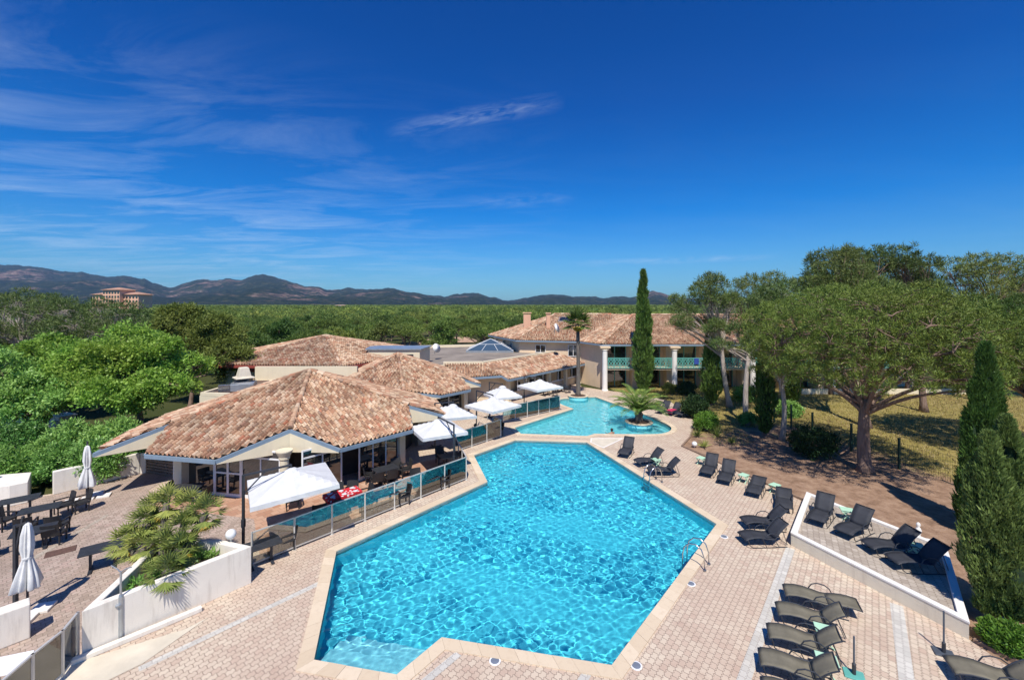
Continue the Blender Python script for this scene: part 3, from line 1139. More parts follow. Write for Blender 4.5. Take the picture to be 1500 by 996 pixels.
def ridge_caps(mb_uv, a, b, r=.13, step=.40):
    """A row of overlapping half-round cap tiles along a ridge or hip, added to a Roof collector."""
    a, b = Vector(a), Vector(b)
    L = (b - a).length
    d = (b - a).normalized()
    side = d.cross(Vector((0, 0, 1))).normalized()
    upv = side.cross(d)
    k = max(1, int(L / step))
    for i in range(k):
        base = len(mb_uv.V)
        key = mb_uv.rnd.randint(0, 9000)
        p0, p1 = a + d * (L * i / k - .03), a + d * (L * (i + 1) / k + .02)
        for p, rr in ((p0, r * .86), (p1, r * 1.05)):
            for j in range(7):
                t = PI * j / 6
                mb_uv.V.append(tuple(p + side * math.cos(t) * rr + upv * (math.sin(t) * rr + .0)))
        for j in range(6):
            mb_uv.F.append((base + j, base + j + 1, base + 7 + j + 1, base + 7 + j))
            mb_uv.UV += [(key + .5, 3.5)] * 4
        mb_uv.F.append(tuple(base + 7 + j for j in range(7)))
        mb_uv.UV += [(key + .5, 3.5)] * 7


def hexa(O, zo, ze, k, r):
    """Unit normal, tangent, eave distance of hexagon face k (60 degree steps)."""
    a = R(199 + 60 * k)
    return Vector((math.cos(a), math.sin(a))), Vector((-math.sin(a), math.cos(a)))


def pavilion(parent, O, zo, ze, faces, name):
    """Hexagonal pavilion roof whose eaves are cut back at the corners.
    faces: list of (eave distance, tangent from, tangent to, fraction down the hip at which the corner ends)."""
    rf = Roof()
    O = Vector(O)
    nf = []
    for k in range(6):
        n, t = hexa(O, zo, ze, k, 0)
        nf.append((n, t))
    hips = []
    for k in range(6):      # hip between face k and k+1
        n0, n1 = nf[k][0], nf[(k + 1) % 6][0]
        r0, r1 = faces[k][0], faces[(k + 1) % 6][0]
        det = n0.x * n1.y - n0.y * n1.x
        d = Vector(((r0 * n1.y - n0.y * r1) / det, (n0.x * r1 - r0 * n1.x) / det))
        q = faces[k][3]
        hips.append(Vector((O.x + d.x * q, O.y + d.y * q, zo - (zo - ze) * q)))
    out = []
    for k in range(6):
        n, t = nf[k]
        r, ta, tb, q = faces[k]
        c0 = Vector((O.x + n.x * r + t.x * ta, O.y + n.y * r + t.y * ta, ze))
        c1 = Vector((O.x + n.x * r + t.x * tb, O.y + n.y * r + t.y * tb, ze))
        top = Vector((O.x, O.y, zo))
        rf.face([top, hips[k - 1], c0, c1, hips[k]])
        out.append((c0, c1))
    for k in range(6):
        ridge_caps(rf, Vector((O.x, O.y, zo + .04)), hips[k] + Vector((0, 0, .04)))
    rf.build(name, parent)
    return out, hips, nf


def gutter(parent, pts, name='gutter', mat='fascia', h=.2, drop=.03):
    mb = MB()
    for a, b in zip(pts, pts[1:]):
        a, b = Vector(a), Vector(b)
        mb.bar(a + Vector((0, 0, -h / 2 - drop)), b + Vector((0, 0, -h / 2 - drop)), .09, h)
    return mb.build(name, M[mat], parent, bevel=.012)


def hang_panel(parent, a, b, zlow, mat='cream', name='gable_board'):
    """Rendered board that fills a verge from the sloping roof edge down to a level line."""
    a, b = Vector(a), Vector(b)
    d = (b - a)
    n = Vector((d.y, -d.x, 0)).normalized() * .05
    za, zb = a.z - .22, b.z - .22
    mb = MB()
    q = [Vector((a.x, a.y, min(zlow, za - .02))), Vector((b.x, b.y, min(zlow, zb - .02))), Vector((b.x, b.y, zb)), Vector((a.x, a.y, za))]
    vs = [p + n for p in q] + [p - n for p in q]
    mb.add(vs, [(0, 1, 2, 3), (7, 6, 5, 4), (0, 4, 5, 1), (1, 5, 6, 2), (2, 6, 7, 3), (3, 7, 4, 0)])
    return mb.build(name, M[mat], parent)


def glazing(parent, a, b, z0, z1, bays, name='glazed_front', rails=(), frame='white_frame', w=.07, sill=.16, pane='pane'):
    """A glazed wall between two ground points: white frame with one pane to a bay."""
    a, b = Vector((a[0], a[1], 0)), Vector((b[0], b[1], 0))
    mb = MB()
    Z = lambda p, z: Vector((p.x, p.y, z))
    for i in range(bays + 1):
        p = a.lerp(b, i / bays)
        mb.bar(Z(p, z0), Z(p, z1), w, w)
    for z, hh in [(z0 + sill / 2, sill), (z1 - .04, .08)] + [(r, .08) for r in rails]:
        mb.bar(Z(a, z), Z(b, z), w * .8, hh)
    fr = mb.build(name, M[frame], parent)
    n = Vector(((b - a).y, -(b - a).x, 0)).normalized()
    for i in range(bays):
        p, q = a.lerp(b, i / bays), a.lerp(b, (i + 1) / bays)
        g = MB()
        g.bar(Z(p, (z0 + z1) / 2), Z(q, (z0 + z1) / 2), .012, z1 - z0 - .1)
        g.build('pane', M[pane], fr)
    return fr


# ------------------------------------------------------------------ restaurant
rest = thing('restaurant', 'long cream restaurant under clay tiled hexagonal roofs beside the big pool', 'restaurant', (0, 0, 0))
O1 = (-12.3, 26.6)
pav1, hip1, nf1 = pavilion(rest, O1, 5.43, 2.42, [
    (9.1, -.6, 3.0, .70), (6.8, -3.83, .10, .69), (6.28, -1.35, 2.96, .70), (8.1, -1.6, 3.0, .85), (7.0, -3, 3, .9), (7.0, -3, 3, .9)], 'pavilion_roof')
O2 = (-10.0, 38.3)
pav2, hip2, nf2 = pavilion(rest, O2, 5.12, 2.42, [
    (6.3, -2.5, 2.5, .8), (6.3, -2.5, 2.5, .8), (6.3, -.4, 2.75, .74), (6.9, -2.2, 2.2, .85), (6.3, -3, 3, .9), (6.3, -3, 3, .9)], 'pavilion_roof')

# gutters on the eaves, sloping verge boards and rendered boards below the verges
for (c0, c1), hp0, hp1 in ((pav1[0], None, hip1[0]), (pav1[1], hip1[0], hip1[1]), (pav1[2], hip1[1], hip1[2]), (pav1[3], hip1[2], None),
                           (pav2[2], hip2[1], hip2[2]), (pav2[3], hip2[2], None)):
    pts = ([hp0] if hp0 is not None else []) + [c0, c1] + ([hp1] if hp1 is not None else [])
    gutter(rest, pts)
    if hp0 is not None:
        hang_panel(rest, c0 + (hp0 - c0).normalized() * .04, hp0, 2.2)
    if hp1 is not None:
        hang_panel(rest, c1 + (hp1 - c1).normalized() * .04, hp1, 2.2)


def on(O, nf, k, perp, tan):
    n, t = nf[k]
    return Vector((O[0] + n.x * perp + t.x * tan, O[1] + n.y * perp + t.y * tan, 0))


def pillar(p, r=.2, z1=2.45, mat='cream', sq=True, name='pillar', rz=0.0):
    mb = MB()
    if sq:
        mb.obox((p[0], p[1], z1 / 2), (2 * r, 2 * r, z1), rz)
        mb.obox((p[0], p[1], .09), (2 * r + .12, 2 * r + .12, .18), rz)
    else:
        mb.lathe([(r * 1.35, 0), (r * 1.35, .12), (r, .2), (r, z1 - .45), (r * 1.25, z1 - .4), (r * 1.25, z1 - .3), (r * 1.9, z1 - .05), (r * 1.9, z1)], (p[0], p[1], 0), 20)
    return mb.build(name, M[mat], rest, smooth=False, bevel=.015 if sq else 0)


# interior block of the first pavilion, set behind the glazing
W1a, W1b = on(O1, nf1, 1, 5.25, -4.25), on(O1, nf1, 1, 5.25, 2.2)
W2a, W2b = on(O1, nf1, 2, 5.2, -2.75), on(O1, nf1, 2, 5.2, 2.9)
ra = R(259 - 270)
pillar((-16.55, 21.9), .24, 2.6, rz=ra)
pillar((W2b.x, W2b.y), .2, 2.6, rz=R(319 - 270))
cpt = on(O1, nf1, 1, 5.3, 2.45)
pillar((cpt.x, cpt.y), .2, 2.5, sq=False, name='round_column')
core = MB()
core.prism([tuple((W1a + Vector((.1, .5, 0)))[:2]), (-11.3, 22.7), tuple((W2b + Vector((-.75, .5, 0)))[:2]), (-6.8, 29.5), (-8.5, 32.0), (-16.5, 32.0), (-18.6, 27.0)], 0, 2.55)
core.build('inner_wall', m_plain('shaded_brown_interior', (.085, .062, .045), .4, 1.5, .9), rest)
n1 = Vector((nf1[1][0].x, nf1[1][0].y, 0))
glazing(rest, W1a.lerp(W1b, .05), W1a.lerp(W1b, .42), .0, 2.4, 1, 'glazed_front')
glazing(rest, W1a.lerp(W1b, .43), W1a.lerp(W1b, .66), .0, 2.4, 2, 'double_door', rails=(1.15,), w=.10)
glazing(rest, W1a.lerp(W1b, .67), W1a.lerp(W1b, .995), .0, 2.4, 2, 'glazed_front', rails=(2.0,))
glazing(rest, W2a.lerp(W2b, .01), W2a.lerp(W2b, .36), .0, 2.4, 2, 'glazed_front', rails=(2.0,))
glazing(rest, W2a.lerp(W2b, .54), W2a.lerp(W2b, .97), .0, 2.4, 3, 'glazed_front', sill=.22)

# recess between the pavilions and the second pavilion's front
W3a, W3b = on(O2, nf2, 2, 4.9, -1.6), on(O2, nf2, 2, 4.9, 3.2)
glazing(rest, W3a, W3b, .0, 2.3, 3, 'glazed_front')
pillar((W3b.x + .1, W3b.y - .05), .22, 2.6, rz=R(49))
core = MB()
core.prism([tuple((W3a + Vector((-.3, .2, 0)))[:2]), tuple((W3b + Vector((-.3, .2, 0)))[:2]), (-6.0, 43.5), (-14, 43.0), (-15.5, 36.0), (-9.5, 32.0)], 0, 2.5)
core.build('inner_wall', M['tan'], rest)
mb = MB()
mb.prism([(-6.3, 29.3), (-5.9, 29.5), (-6.2, 33.6), (-8, 34.4), (-8.6, 31.8)], 0, 2.3)
mb.build('recess_wall', M['tan'], rest)

# wing under the lean-to roof, running back to the hotel
rf = Roof()
R0, R1, E1, E0 = Vector((-2.75, 42.85, 3.62)), Vector((5.3, 52.6, 3.62)), Vector((8.75, 51.8, 2.45)), Vector((-.35, 40.75, 2.45))
rf.face([R0, E0, E1, R1])
Vn = E0.lerp(R0, .26)
E_1 = Vector((-4.6, 40.6, 2.62))
Rl = Vector((-6.6, 42.6, 3.62))
rf.face([Rl, E_1, Vn])
rf.face([Rl, Vn, R0])
rf.build('wing_roof', rest)
gutter(rest, [E_1, Vn, E0, E1])
mb = MB()
up = Vector((-.76, .65, 0))
mb.bar(Rl + Vector((-.1, .15, .05)), R0 + Vector((-.1, .1, .05)), .34, .34)
mb.bar(R0 + Vector((-.1, .1, .05)), R1 + Vector((-.1, .1, .05)), .34, .34)
mb.build('wing_parapet', M['cream'], rest)
A, B = Vector((-.9, 42.3, 0)), Vector((8.2, 53.0, 0))
core = MB()
core.prism([(-.9 - .3, 42.6), (8.2 - .3, 53.3), (5.2, 53.4), (-2.6, 43.9), (-5.8, 43.2), (-4.2, 41.8)], 0, 2.45)
core.build('inner_wall', M['tan'], rest)
glazing(rest, A.lerp(B, .16), A.lerp(B, .98), .75, 2.3, 8, 'window_band', w=.09)
mb = MB()
mb.bar(Vector((A.x, A.y, .37)), Vector((B.x, B.y, .37)), .16, .74)
mb.build('dado_wall', M['tan'], rest)
for f in (.02, .5, .73, .93):
    p = A.lerp(B, f) + Vector((.35, -.3, 0))
    pillar((p.x, p.y), .17, 2.3, rz=R(49))

# flat roofs behind the pavilions
mb = MB()
mb.prism([(-21.6, 30.2), (-17.2, 29.6), (-9.0, 33.5), (-10.5, 36.4), (-21.3, 36.4)], .0, 3.15)
mb.build('side_wall', M['cream'], rest)
link('flat_roof', fill([[(-21.5, 30.3), (-17.2, 29.7), (-9.2, 33.6), (-10.6, 36.3), (-21.2, 36.3)]], 3.155), M['flat_roof'], rest)
mb = MB()
pp = [(-21.5, 36.3), (-21.5, 30.3), (-17.3, 29.7)]
for a, b in zip(pp, pp[1:]):
    mb.bar((*a, 3.25), (*b, 3.25), .24, .22)
mb.build('roof_kerb', M['cream'], rest)
mb = MB()
mb.bar((-21.4, 36.5, 3.7), (-12.9, 36.5, 3.7), .25, 1.15)
mb.build('parapet', M['cream'], rest)
mb = MB()
mb.prism([(-6.2, 43.3), (5.2, 52.9), (.4, 54.6), (-3.3, 62.3), (-14, 60), (-15, 44.5), (-9, 43.0)], 0, 3.45)
mb.build('side_wall', M['cream'], rest)
link('flat_roof', fill([[(-6.1, 43.5), (5.0, 52.9), (.4, 54.5), (-3.4, 62.1), (-13.8, 59.8), (-14.8, 44.6), (-9, 43.2)]], 3.455), M['grey_roof'], rest)
mb = MB()
pp = [(-3.3, 62.3), (-14, 60.0), (-15, 44.5)]
for a, b in zip(pp, pp[1:]):
    mb.bar((*a, 3.6), (*b, 3.6), .3, .3)
mb.build('roof_kerb', M['cream'], rest)
# plant room with a louvre
mb = MB()
mb.prism([(-13.9, 42.1), (-8.9, 42.1), (-8.5, 45.2), (-14.4, 45.2)], 2.6, 5.05)
pr = mb.build('plant_room', M['cream'], rest)
mb = MB()
mb.prism([(-14.1, 41.95), (-8.75, 41.95), (-8.35, 45.4), (-14.6, 45.4)], 5.05, 5.17)
mb.build('roof_slab', M['zinc'], pr)
mb = MB()
for i in range(6):
    mb.box(-10.7, 42.02, 3.95 + i * .12, -9.5, 42.09, 4.03 + i * .12)
mb.build('louvre', M['anthracite'], pr)
# pyramid skylight on the grey roof
sc = Vector((-2.75, 56.3, 3.46))
mb = MB()
mb.obox(sc + Vector((0, 0, .12)), (5.9, 4.6, .24))
sk = mb.build('skylight', M['zinc'], rest)
mb = MB()
top = sc + Vector((0, 0, 1.55))
cs = [sc + Vector((x, y, .25)) for x, y in ((-2.9, -2.2), (2.9, -2.2), (2.9, 2.2), (-2.9, 2.2))]
for i in range(4):
    mb.add([cs[i], cs[(i + 1) % 4], top], [(0, 1, 2)])
mb.build('skylight_glass', NT('blue_tinted_glass').set(.03), sk).data.materials[0].node_tree.nodes['Principled BSDF'].inputs['Base Color'].default_value = (.05, .085, .13, 1)
mb = MB()
for i in range(4):
    mb.bar(cs[i], top, .06, .06)
    mid = cs[i].lerp(cs[(i + 1) % 4], .5)
    for f in (.33, .67):
        q = cs[i].lerp(cs[(i + 1) % 4], f)
        mb.bar(q, q.lerp(top, .52), .04, .05)
for i in range(4):
    mb.bar(cs[i].lerp(top, .52), cs[(i + 1) % 4].lerp(top, .52), .05, .05)
mb.build('skylight_bars', M['white_frame'], sk)
# kitchen vent and cooling unit
v0 = at(357, 566, 3.16)
mb = MB()
mb.obox(v0 + Vector((0, 0, .18)), (1.5, 1.2, .36), .2)
vb = mb.build('vent_base', M['zinc'], rest)
mb = MB()
mb.obox(v0 + Vector((0, 0, .5)), (1.0, .85, .34), .2)
mb.build('vent_collar', M['anthracite'], vb)
mb = MB()
for (r0, z0) in ((0, 0),):
    pr4 = [(.92, .66), (.86, .74), (.62, .78), (.42, 1.42), (.36, 1.48)]
    mb.lathe(pr4, v0, 4, None)
mb.build('vent_hood', M['concrete'], vb, bevel=.03)
acu = at(343, 574, 3.16)
mb = MB()
mb.obox(acu + Vector((.1, .3, .3)), (2.0, .9, .5), .45)
au = mb.build('air_duct', M['zinc'], rest, bevel=.02)
mb = MB()
mb.obox(acu + Vector((-.55, -.2, .3)), (.7, .7, .6), .45)
mb.build('duct_box', M['steel'], au, bevel=.02)
# slatted timber screen under the left eave
scr = thing('timber_screen', 'weathered slatted timber screen at the far corner of the side terrace', 'screen', (0, 0, 0))
a, b = Vector((-20.6, 24.55, 0)), Vector((-17.6, 23.6, 0))
mb = MB()
for i in range(11):
    z = .12 + i * .16
    mb.bar(a + Vector((0, 0, z)), b + Vector((0, 0, z)), .03, .12)
mb.build('slats', M['slat_wood'], scr)
for f in (0, .5, 1):
    p = a.lerp(b, f) + Vector((.02, .06, 0))
    MB().bar(p, p + Vector((0, 0, 1.95)), .09, .09).build('post', M['slat_wood'], scr)


def dish(px, py, z, r, label, az):
    p = at(px, py, z)
    t = thing('satellite_dish', label, 'satellite dish', p, az, 'satellite dishes on the roofs')
    mb = MB()
    mb.tube([(0, 0, -r * 1.1), (0, 0, 0), (0, -.12, .05)], .03)
    mb.build('mast', M['steel'], t)
    mb = MB()
    mb.lathe([(.02, 0), (r * .5, .03), (r * .8, .09), (r, .16), (r * 1.02, .17)], n=20)
    d = mb.build('reflector', M['white_frame'], t, smooth=True)
    d.rotation_euler = (R(68), 0, 0)
    d.location = (0, -.15, .05)
    mb = MB()
    mb.tube([(0, -.2, -r * .8), (0, -r * 1.2, -.1), (0, -r * 1.2, 0)], .02)
    mb.build('feed_arm', M['steel'], t)


dish(637, 511, 4.6, .5, 'white satellite dish on the grey flat roof beside the plant room', R(50))

# ------------------------------------------------------------------ rear building with red boards
rear = thing('rear_building', 'low building with a wide tiled hip roof and red eave boards behind the restaurant', 'building')
rf = Roof()
c0, c1 = Vector((-26.4, 38.2, 4.2)), Vector((-14.4, 36.9, 4.2))
ap = Vector((-19.6, 46.0, 6.15))
c2 = Vector((-9.6, 45.0, 4.2))
c3, c4, c5 = Vector((-13, 54, 4.2)), Vector((-24, 56, 4.2)), Vector((-30, 48, 4.2))
for a, b in ((c0, c1), (c1, c2), (c2, c3), (c3, c4), (c4, c5), (c5, c0)):
    rf.face([ap, a, b])
for c in (c0, c1, c2, c5):
    ridge_caps(rf, ap + Vector((0, 0, .04)), c + Vector((0, 0, .04)))
rf.build('roof', rear)
gutter(rear, [c5, c0, c1, c2], 'eave_board', 'red_fascia', .24)
mb = MB()
inner = [tuple((c.lerp(ap, .12))[:2]) for c in (c0, c1, c2, c3, c4, c5)]
mb.prism(inner, 0, 4.1)
w = mb.build('wall', M['cream'], rear)
mb = MB()
p, q = c0.lerp(ap, .12), c1.lerp(ap, .12)
mb.bar(Vector((*p.lerp(q, .18)[:2], 3.75)) + Vector((-.01, -.06, 0)), Vector((*p.lerp(q, .97)[:2], 3.75)) + Vector((-.01, -.06, 0)), .06, .6)
mb.build('red_panel', M['red_fascia'], rear)
for f in (.05, .1):
    c = p.lerp(q, f)
    MB().obox((c.x, c.y - .05, 3.75), (.4, .06, .5)).build('window', M['pane'], rear)

# ------------------------------------------------------------------ two-storey hotel wing
hot = thing('hotel_building', 'two-storey ochre hotel wing with tiled roof and green balconies behind the pools', 'hotel')
ZE, ZR = 5.05, 8.05
F1, F2, F3, F4, F5 = Vector((-3.4, 62.5, ZE)), Vector((.47, 53.7, ZE)), Vector((7.9, 51.8, ZE)), Vector((9.86, 48.0, ZE)), Vector((46, 48.0, ZE))
RA0, RA1 = Vector((5.9, 60.1, ZR)), Vector((13.2, 58.2, ZR))
RB0, RB1 = Vector((15.4, 55.9, ZR)), Vector((40, 55.9, ZR))
d34 = (F3 - F4).normalized()
F3x, RBx = F3 + d34 * 4.2, RB0 + d34 * 6
rf = Roof(.25, .34, .12)
fdir = (F3 - F2).normalized()
rf.face([F2, F3 + fdir * 7.5, RA1, RA0])
rf.face([F1, F2, RA0])
rf.face([F1, RA0, RA1, Vector((13.2, 68, ZE))])
rf.face([F4, RB0, RBx, F3x])
rf.face([F4, F5, RB1, RB0])
rf.face([F5, Vector((46, 64, ZE)), RB1])
rf.face([RB0, RB1, Vector((40, 63.8, ZE)), Vector((15.4, 63.8, ZE))])
for a, b in ((F2, RA0), (F4, RB0), (RA0, RA1), (RB0, RB1), (F5, RB1)):
    ridge_caps(rf, a + Vector((0, 0, .05)), b + Vector((0, 0, .05)), .15)
rf.build('roof', hot)
gutter(hot, [F1, F2, F3, F4, F5], 'gutter', 'fascia', .18)
mb = MB()
i1, i2, i3, i4 = (-2.6, 62.6), (.95, 54.25), (8.25, 52.35), (10.25, 48.6)
mb.prism([i1, i2, i3, i4, (10.3, 50.1), (46, 50.1), (46, 63), (-2.6, 63.5)], 0, 5.0)
mb.build('wall', M['ochre'], hot)
mb = MB()
mb.prism([(10.3, 48.3), (45.8, 48.3), (45.8, 50.3), (10.3, 50.3)], 4.86, 4.98)
mb.build('soffit', M['tan'], hot)
mb = MB()
mb.prism([(10.35, 47.9), (45.8, 47.9), (45.8, 50.05), (10.35, 50.05)], 2.24, 2.44)
mb.build('balcony_slab', M['tan'], hot)


def hwin(a, b, z0, z1, off):
    a, b = Vector((a[0], a[1], 0)), Vector((b[0], b[1], 0))
    n = Vector(((b - a).y, -(b - a).x, 0)).normalized() * off
    mb = MB()
    mb.bar(a + n + Vector((0, 0, (z0 + z1) / 2)), b + n + Vector((0, 0, (z0 + z1) / 2)), .05, z1 - z0)
    w = mb.build('window', M['pane'], hot)
    mb = MB()
    for p in (a, a.lerp(b, .5), b):
        mb.bar(p + n * 1.6 + Vector((0, 0, z0)), p + n * 1.6 + Vector((0, 0, z1)), .06, .06)
    for z in (z0, z1):
        mb.bar(a + n * 1.6 + Vector((0, 0, z)), b + n * 1.6 + Vector((0, 0, z)), .06, .06)
    mb.build('window_frame', M['white_frame'], w)


I = lambda p, q, f: (p[0] + (q[0] - p[0]) * f, p[1] + (q[1] - p[1]) * f)
hwin(I(i2, i3, .27), I(i2, i3, .43), 3.55, 4.45, .04)
hwin(I(i2, i3, .80), I(i2, i3, .96), 3.2, 4.6, .04)
for f0, f1 in ((.12, .2), (.4, .48), (.68, .76)):
    hwin(I(i1, i2, f0), I(i1, i2, f1), 3.6, 4.6, .04)
# loggia bays: glass doors, plaster walls between, columns in front
bays = [(10.45, 13.0), (14.3, 16.9), (18.3, 21.0), (22.4, 25.2), (26.9, 29.6), (31, 33.8), (35.2, 38), (39.2, 42)]
for x0, x1 in bays:
    for z0, z1 in ((0.05, 2.12), (2.5, 4.65)):
        d = MB()
        d.box(x0, 50.02, z0, x1, 50.06, z1)
        pd = d.build('balcony_door', M['pane'], hot)
        mb = MB()
        for x in (x0, (x0 + x1) / 2, x1):
            mb.box(x - .04, 49.96, z0, x + .04, 50.01, z1)
        mb.box(x0, 49.965, z1 - .07, x1, 50.005, z1)
        mb.build('door_frame', M['teal'], pd)
for x in (13.75, 17.6, 21.7, 26.0, 30.3, 34.5, 38.6):
    mb = MB()
    mb.box(x - .34, 48.75, 0, x + .34, 50.0, 2.23)
    mb.box(x - .34, 48.95, 2.45, x + .34, 50.0, 4.85)
    mb.build('partition_wall', M['ochre'], hot)
for x in (10.15, 17.75, 26.3, 35.0):
    mb = MB()
    mb.lathe([(.36, 0), (.36, .12), (.29, .18), (.27, 4.35), (.33, 4.42), (.33, 4.5)], (x, 47.75, 0), 18)
    mb.build('column', M['wall_cap'], hot)
    mb = MB()
    mb.box(x - .55, 47.4, 4.68, x + .55, 48.1, 4.86)
    mb.box(x - .40, 47.5, 4.5, x + .40, 48.0, 4.68)
    mb.build('column_head', M['ochre'], hot)
# green balcony railings with a lattice of crossed bars
xs = [10.5, 13.75, 17.45, 18.05, 21.7, 26.0, 26.6, 30.3, 34.7, 38.6, 45]
for x0, x1 in zip(xs, xs[1:]):
    if x1 - x0 < 1:
        continue
    mb = MB()
    y = 47.8
    for z, h in ((2.5, .06), (3.42, .06), (3.56, .07)):
        mb.bar((x0, y, z), (x1, y, z), .06, h)
    k = max(2, round((x1 - x0) / .62))
    for i in range(k + 1):
        x = x0 + (x1 - x0) * i / k
        mb.bar((x, y, 2.45), (x, y, 3.56), .045, .045)
        if i < k:
            xa, xb = x, x0 + (x1 - x0) * (i + 1) / k
            xm = (xa + xb) / 2
            for p, q in (((xa, 2.5), (xb, 3.42)), ((xa, 3.42), (xb, 2.5)), ((xm, 2.5), (xb, 2.96)), ((xb, 2.96), (xm, 3.42)), ((xm, 3.42), (xa, 2.96)), ((xa, 2.96), (xm, 2.5))):
                mb.bar((p[0], y, p[1]), (q[0], y, q[1]), .03, .06)
    mb.build('balcony_railing', M['teal'], hot)
# chimneys, dish, roof light
def roofz(p):       # height of the left wing's front slope
    n = Vector((-fdir.y, fdir.x))
    return ZE + (ZR - ZE) / 7.75 * max(0, (Vector((p.x, p.y)) - Vector((F2.x, F2.y))).dot(n))


for px, d, w, top in ((772, 58.2, .95, 8.35), (803, 56.2, .5, 8.35)):
    x = (px - 750) * d / FOC
    mb = MB()
    mb.box(x - w / 2, d - .3, 5.6, x + w / 2, d + .3, top - .25)
    ch = mb.build('chimney', M['salmon'], hot)
    mb = MB()
    for i in range(4):
        xx = x - w / 2 + .06 + (w - .12) * i / 3
        mb.box(xx - .05, d - .28, top - .25, xx + .05, d + .28, top - .12)
    mb.box(x - w / 2 - .1, d - .4, top - .12, x + w / 2 + .1, d + .4, top)
    mb.build('chimney_cap', M['salmon'], ch)
x, d = (829 - 750) * 58.0 / FOC, 58.0
zc = roofz(Vector((x, d, 0)))
sl = math.atan((ZR - ZE) / 7.75)
MB().obox((x, d, zc + .12), (1.9, 1.5, .12), R(-14), sl).build('roof_light', M['zinc'], hot)
MB().obox((x, d - .02, zc + .17), (1.6, 1.2, .09), R(-14), sl).build('roof_light_glass', M['pane'], hot)
dish(812.5, 481.5, 6.65, .55, 'white satellite dish on the tiled roof beside the slim chimney', R(62))
# low terrace wall of the ground-floor rooms farther right
gw = MB().box(30.5, 45.9, 0, 50, 46.1, .55).build('garden_wall', M['cream'])
tag(gw, 'low cream terrace wall in front of the hotel, seen beneath the pines', 'wall')
tw = MB()
tw.lathe([(.01, 0), (.28, 0), (.30, .05)], n=8)
t = MB().obox((20.15, 47.72, 3.22), (.5, .05, .65)).build('hanging_towel', M['blue_towel'], bevel=.02)
tag(t, 'blue towel hung over the green balcony railing', 'towel')

# ------------------------------------------------------------------ far houses
far = thing('far_hotel', 'salmon multi-storey hotel with tiled roofs on the horizon among the trees', 'hotel', (-277, 305, 0), R(-6))
far.scale = (.94, .94, .965)
def block(x0, x1, y0, y1, z1, rows, cols):
    w = MB().box(x0, y0, 0, x1, y1, z1).build('wall', M['far_salmon'], far)
    for r in range(rows):
        for c in range(cols):
            x = x0 + (x1 - x0) * (c + .5) / cols
            z = z1 - 2.0 - r * 2.9
            MB().box(x - .75, y0 - .1, z - .9, x + .75, y0 - .02, z + .8).build('window', M['pane'], w)
    rm = MB()
    o = 1.2
    cx, cy = (x0 + x1) / 2, (y0 + y1) / 2
    rm.add([(x0 - o, y0 - o, z1), (x1 + o, y0 - o, z1), (x1 + o, y1 + o, z1), (x0 - o, y1 + o, z1), (x0 + (y1 - y0) / 2, cy, z1 + 1.9), (x1 - (y1 - y0) / 2, cy, z1 + 1.9)],
           [(0, 1, 5, 4), (1, 2, 5), (2, 3, 4, 5), (3, 0, 4), (3, 2, 1, 0)])
    rm.build('roof', m_plain('distant_clay_tiles', (.42, .235, .16), .2, .5, .9), far)
block(-19, -5, 0, 11, 16.5, 5, 5)
block(-7, 7, -3, 9, 19.8, 6, 6)
block(5.5, 19, 0, 11, 16.5, 5, 5)

houses = [(620, 503, 95, 9, 5, 3.0, 'tile-roofed house half hidden among pines behind the grey flat roof'), (668, 499, 108, 10, 6, 3.0, 'wide low tile-roofed house in a clearing left of the skylight'),
          (498, 447, 900, 26, 14, 7, 'pale farmhouse roof showing above the far pinewood'), (602, 451, 700, 22, 10, 6, 'white house among far trees below the rounded hills'),
          (905, 451.5, 420, 16, 9, 6, 'white villa among trees just left of the tall cypress'), (915, 453, 380, 9, 7, 5, 'small pale villa beside the tall cypress on the wooded slope')]
for px, py, d, w, dp, h, lab in houses:
    x = (px - 750) * d / FOC
    z = EYE - (py - HORIZON) * d / FOC
    t = thing('house', lab, 'house', (x, d, z - h), 0, 'far houses among the pines')
    MB().box(-w / 2, 0, -4, w / 2, dp, h - .8).build('wall', M['wall_cap'], t)
    rm = MB()
    o = .6
    rm.add([(-w / 2 - o, -o, h - .8), (w / 2 + o, -o, h - .8), (w / 2 + o, dp + o, h - .8), (-w / 2 - o, dp + o, h - .8), (-w / 4, dp / 2, h + .7), (w / 4, dp / 2, h + .7)],
           [(0, 1, 5, 4), (1, 2, 5), (2, 3, 4, 5), (3, 0, 4), (3, 2, 1, 0)])
    rm.build('roof', m_plain('faded_clay_tiles', (.40, .26, .18), .2, .5, .9), t)
# ------------------------------------------------------------------ garden and terrace walls
def wall_thing(name, poly, h, label, cat='wall', mat='white_wall', z0=0.0, bevel=.03):
    o = MB().prism(poly, z0, h).build(name, M[mat], bevel=bevel)
    return tag(o, label, cat)


def strip(a, b, w):
    a, b = Vector(a[:2]), Vector(b[:2])
    n = (b - a).normalized()
    n = Vector((-n.y, n.x)) * w
    return [tuple(a), tuple(b), tuple(b + n), tuple(a + n)]


